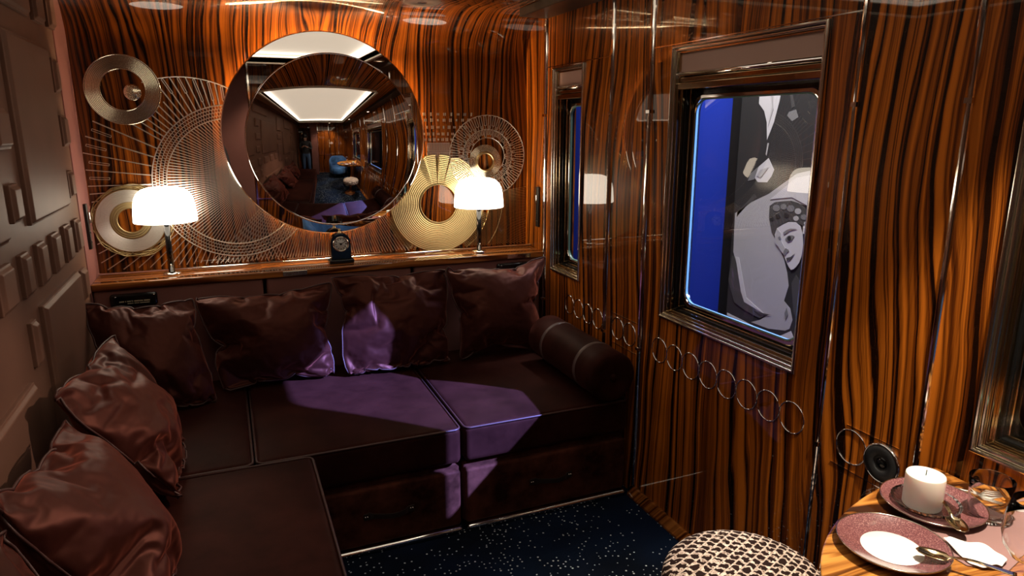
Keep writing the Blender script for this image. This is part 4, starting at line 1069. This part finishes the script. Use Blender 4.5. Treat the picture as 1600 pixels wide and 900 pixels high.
MB().lathe([(0, -.001), (.024, -.001)], (1.43, 1.78, 2.06), n=32).build('lens', bpy.data.materials['lit_downlight_lens'], t)
light('SPOT', 'cushion_fill_spot', (1.43, 1.78, 2.045), 105, (1, .72, .55), (-.40, 1.80, .66), spot_size=R(34), spot_blend=.7, shadow_soft_size=.03)  # added out-of-view lamp and fitting, lifts the left cushions
# a visitor in the doorway, seen in the mirror
def person():
    J = {'pelvis': (0, 0, .92), 'waist': (0, 0, 1.06), 'chest': (0, .01, 1.28), 'neck': (0, .0, 1.45), 'nk2': (0, .02, 1.50), 'head': (0, .03, 1.60), 'top': (0, .02, 1.71)}
    E = [('pelvis', 'waist'), ('waist', 'chest'), ('chest', 'neck'), ('neck', 'nk2'), ('nk2', 'head'), ('head', 'top')]
    rad = {'pelvis': .15, 'waist': .135, 'chest': .155, 'neck': .06, 'nk2': .052, 'head': .085, 'top': .05}
    for s, q in ((-1, 'l'), (1, 'r')):
        J.update({q + 'sh': (s * .17, 0, 1.40), q + 'el': (s * .22, .04, 1.13), q + 'wr': (s * .07, .26, 1.22), q + 'ha': (s * .035, .31, 1.25), q + 'hip': (s * .09, 0, .88), q + 'kn': (s * .10, .02, .48), q + 'an': (s * .11, -.01, .09), q + 'toe': (s * .13, .15, .04)})
        E += [('chest', q + 'sh'), (q + 'sh', q + 'el'), (q + 'el', q + 'wr'), (q + 'wr', q + 'ha'), ('pelvis', q + 'hip'), (q + 'hip', q + 'kn'), (q + 'kn', q + 'an'), (q + 'an', q + 'toe')]
        rad.update({q + 'sh': .065, q + 'el': .044, q + 'wr': .028, q + 'ha': .03, q + 'hip': .09, q + 'kn': .062, q + 'an': .045, q + 'toe': .035})
        for f, (dx, dz) in enumerate(((-.022, .012), (-.008, .02), (.006, .02), (.018, .012), (.03, -.012))):
            J[q + 'f%d' % f] = (s * .03 + dx, .345, 1.255 + dz); J[q + 'g%d' % f] = (s * .024 + dx * .8, .375, 1.262 + dz * .6)
            E += [(q + 'ha', q + 'f%d' % f), (q + 'f%d' % f, q + 'g%d' % f)]; rad[q + 'f%d' % f] = .0095; rad[q + 'g%d' % f] = .008
    ks = list(J); me = bpy.data.meshes.new('person'); me.from_pydata([J[k] for k in ks], [(ks.index(a), ks.index(b)) for a, b in E], [])
    o = bpy.data.objects.new('person', me); COL.objects.link(o)
    o.modifiers.new('skin', 'SKIN'); o.modifiers.new('sub', 'SUBSURF').levels = 1
    for i, k in enumerate(ks):
        d = me.skin_vertices[0].data[i]; d.radius = (rad[k], rad[k] * (.72 if k in ('chest', 'waist', 'pelvis') else 1)); d.use_root = (k == 'pelvis')
    m, nt, b = newmat('visitor_clothing'); N = NT(nt); X, Y, Z = N.xyz()
    c1 = N.ramp(N.math('MULTIPLY', Z, .5), [(.0, (.02, .02, .02)), (.045, (.05, .10, .20)), (.475, (.012, .012, .014)), (.725, (.42, .24, .17))], 'CONSTANT')
    hands = N.math('GREATER_THAN', Y, .235)
    N.l(N.mix(hands, c1, (.42, .24, .17)), b.inputs['Base Color']); b.inputs['Roughness'].default_value = .7; me.materials.append(m)
    o.location = (-.20, -.34, 0)
    tag(o, 'person in dark top and blue jeans standing in the doorway, reflected in the mirror', 'person')
    MB().lathe([(0, .122), (.05, .112), (.082, .08), (.094, .03), (.094, -.01), (.088, -.05), (.07, -.06)], (-.20, -.34 + .005, 1.615), n=24).build('hair', M['ink'], o)
    return o
person()
# ------------------------------------------------------------------ light
light('SPOT', 'exhibition_spotlight', (8.12, -4.11, 7.16), 72000, (.21, .28, 1.0), (1.58, 1.80, 1.25), spot_size=R(8), spot_blend=.3, shadow_soft_size=.06)
light('SPOT', 'table_downlight', (1.30, .66, ZC - .012), 150, (1, .88, .70), (1.20, .76, .76), spot_size=R(62), spot_blend=.5, shadow_soft_size=.02)
light('AREA', 'hall_light', (2.55, 5.0, 3.9), 60, (1, .97, .93), (3.42, 4.8, 1.0), shape='RECTANGLE', size=3, size_y=.4)
light('AREA', 'poster_light', (2.55, 3.0, 3.6), 200, (1, .97, .94), (3.2, 3.2, .8), shape='RECTANGLE', size=1.6, size_y=.3)
wd = bpy.data.worlds.new('world'); S.world = wd; wd.use_nodes = True
wd.node_tree.nodes['Background'].inputs[0].default_value = (.02, .03, .08, 1); wd.node_tree.nodes['Background'].inputs[1].default_value = .05
# ------------------------------------------------------------------ camera
cd = bpy.data.cameras.new('camera'); cam = bpy.data.objects.new('camera', cd); COL.objects.link(cam)
cd.sensor_width = 36; cd.lens = 36 * 1065 / 1600; cd.clip_start = .02
cam.location = (0, 0, 1.55); cam.rotation_euler = (R(90 - 13.3), 0, R(-22.55))
S.camera = cam
S.view_settings.view_transform = 'Standard'; S.view_settings.look = 'None'; S.view_settings.gamma = 1; S.view_settings.use_curve_mapping = False
S.view_settings.exposure = 0.0
S.cycles.use_denoising = True
S.cycles.max_bounces = 10; S.cycles.glossy_bounces = 6; S.cycles.transmission_bounces = 10; S.cycles.transparent_max_bounces = 16
S.cycles.sample_clamp_indirect = 4.0
S.cycles.caustics_reflective = True
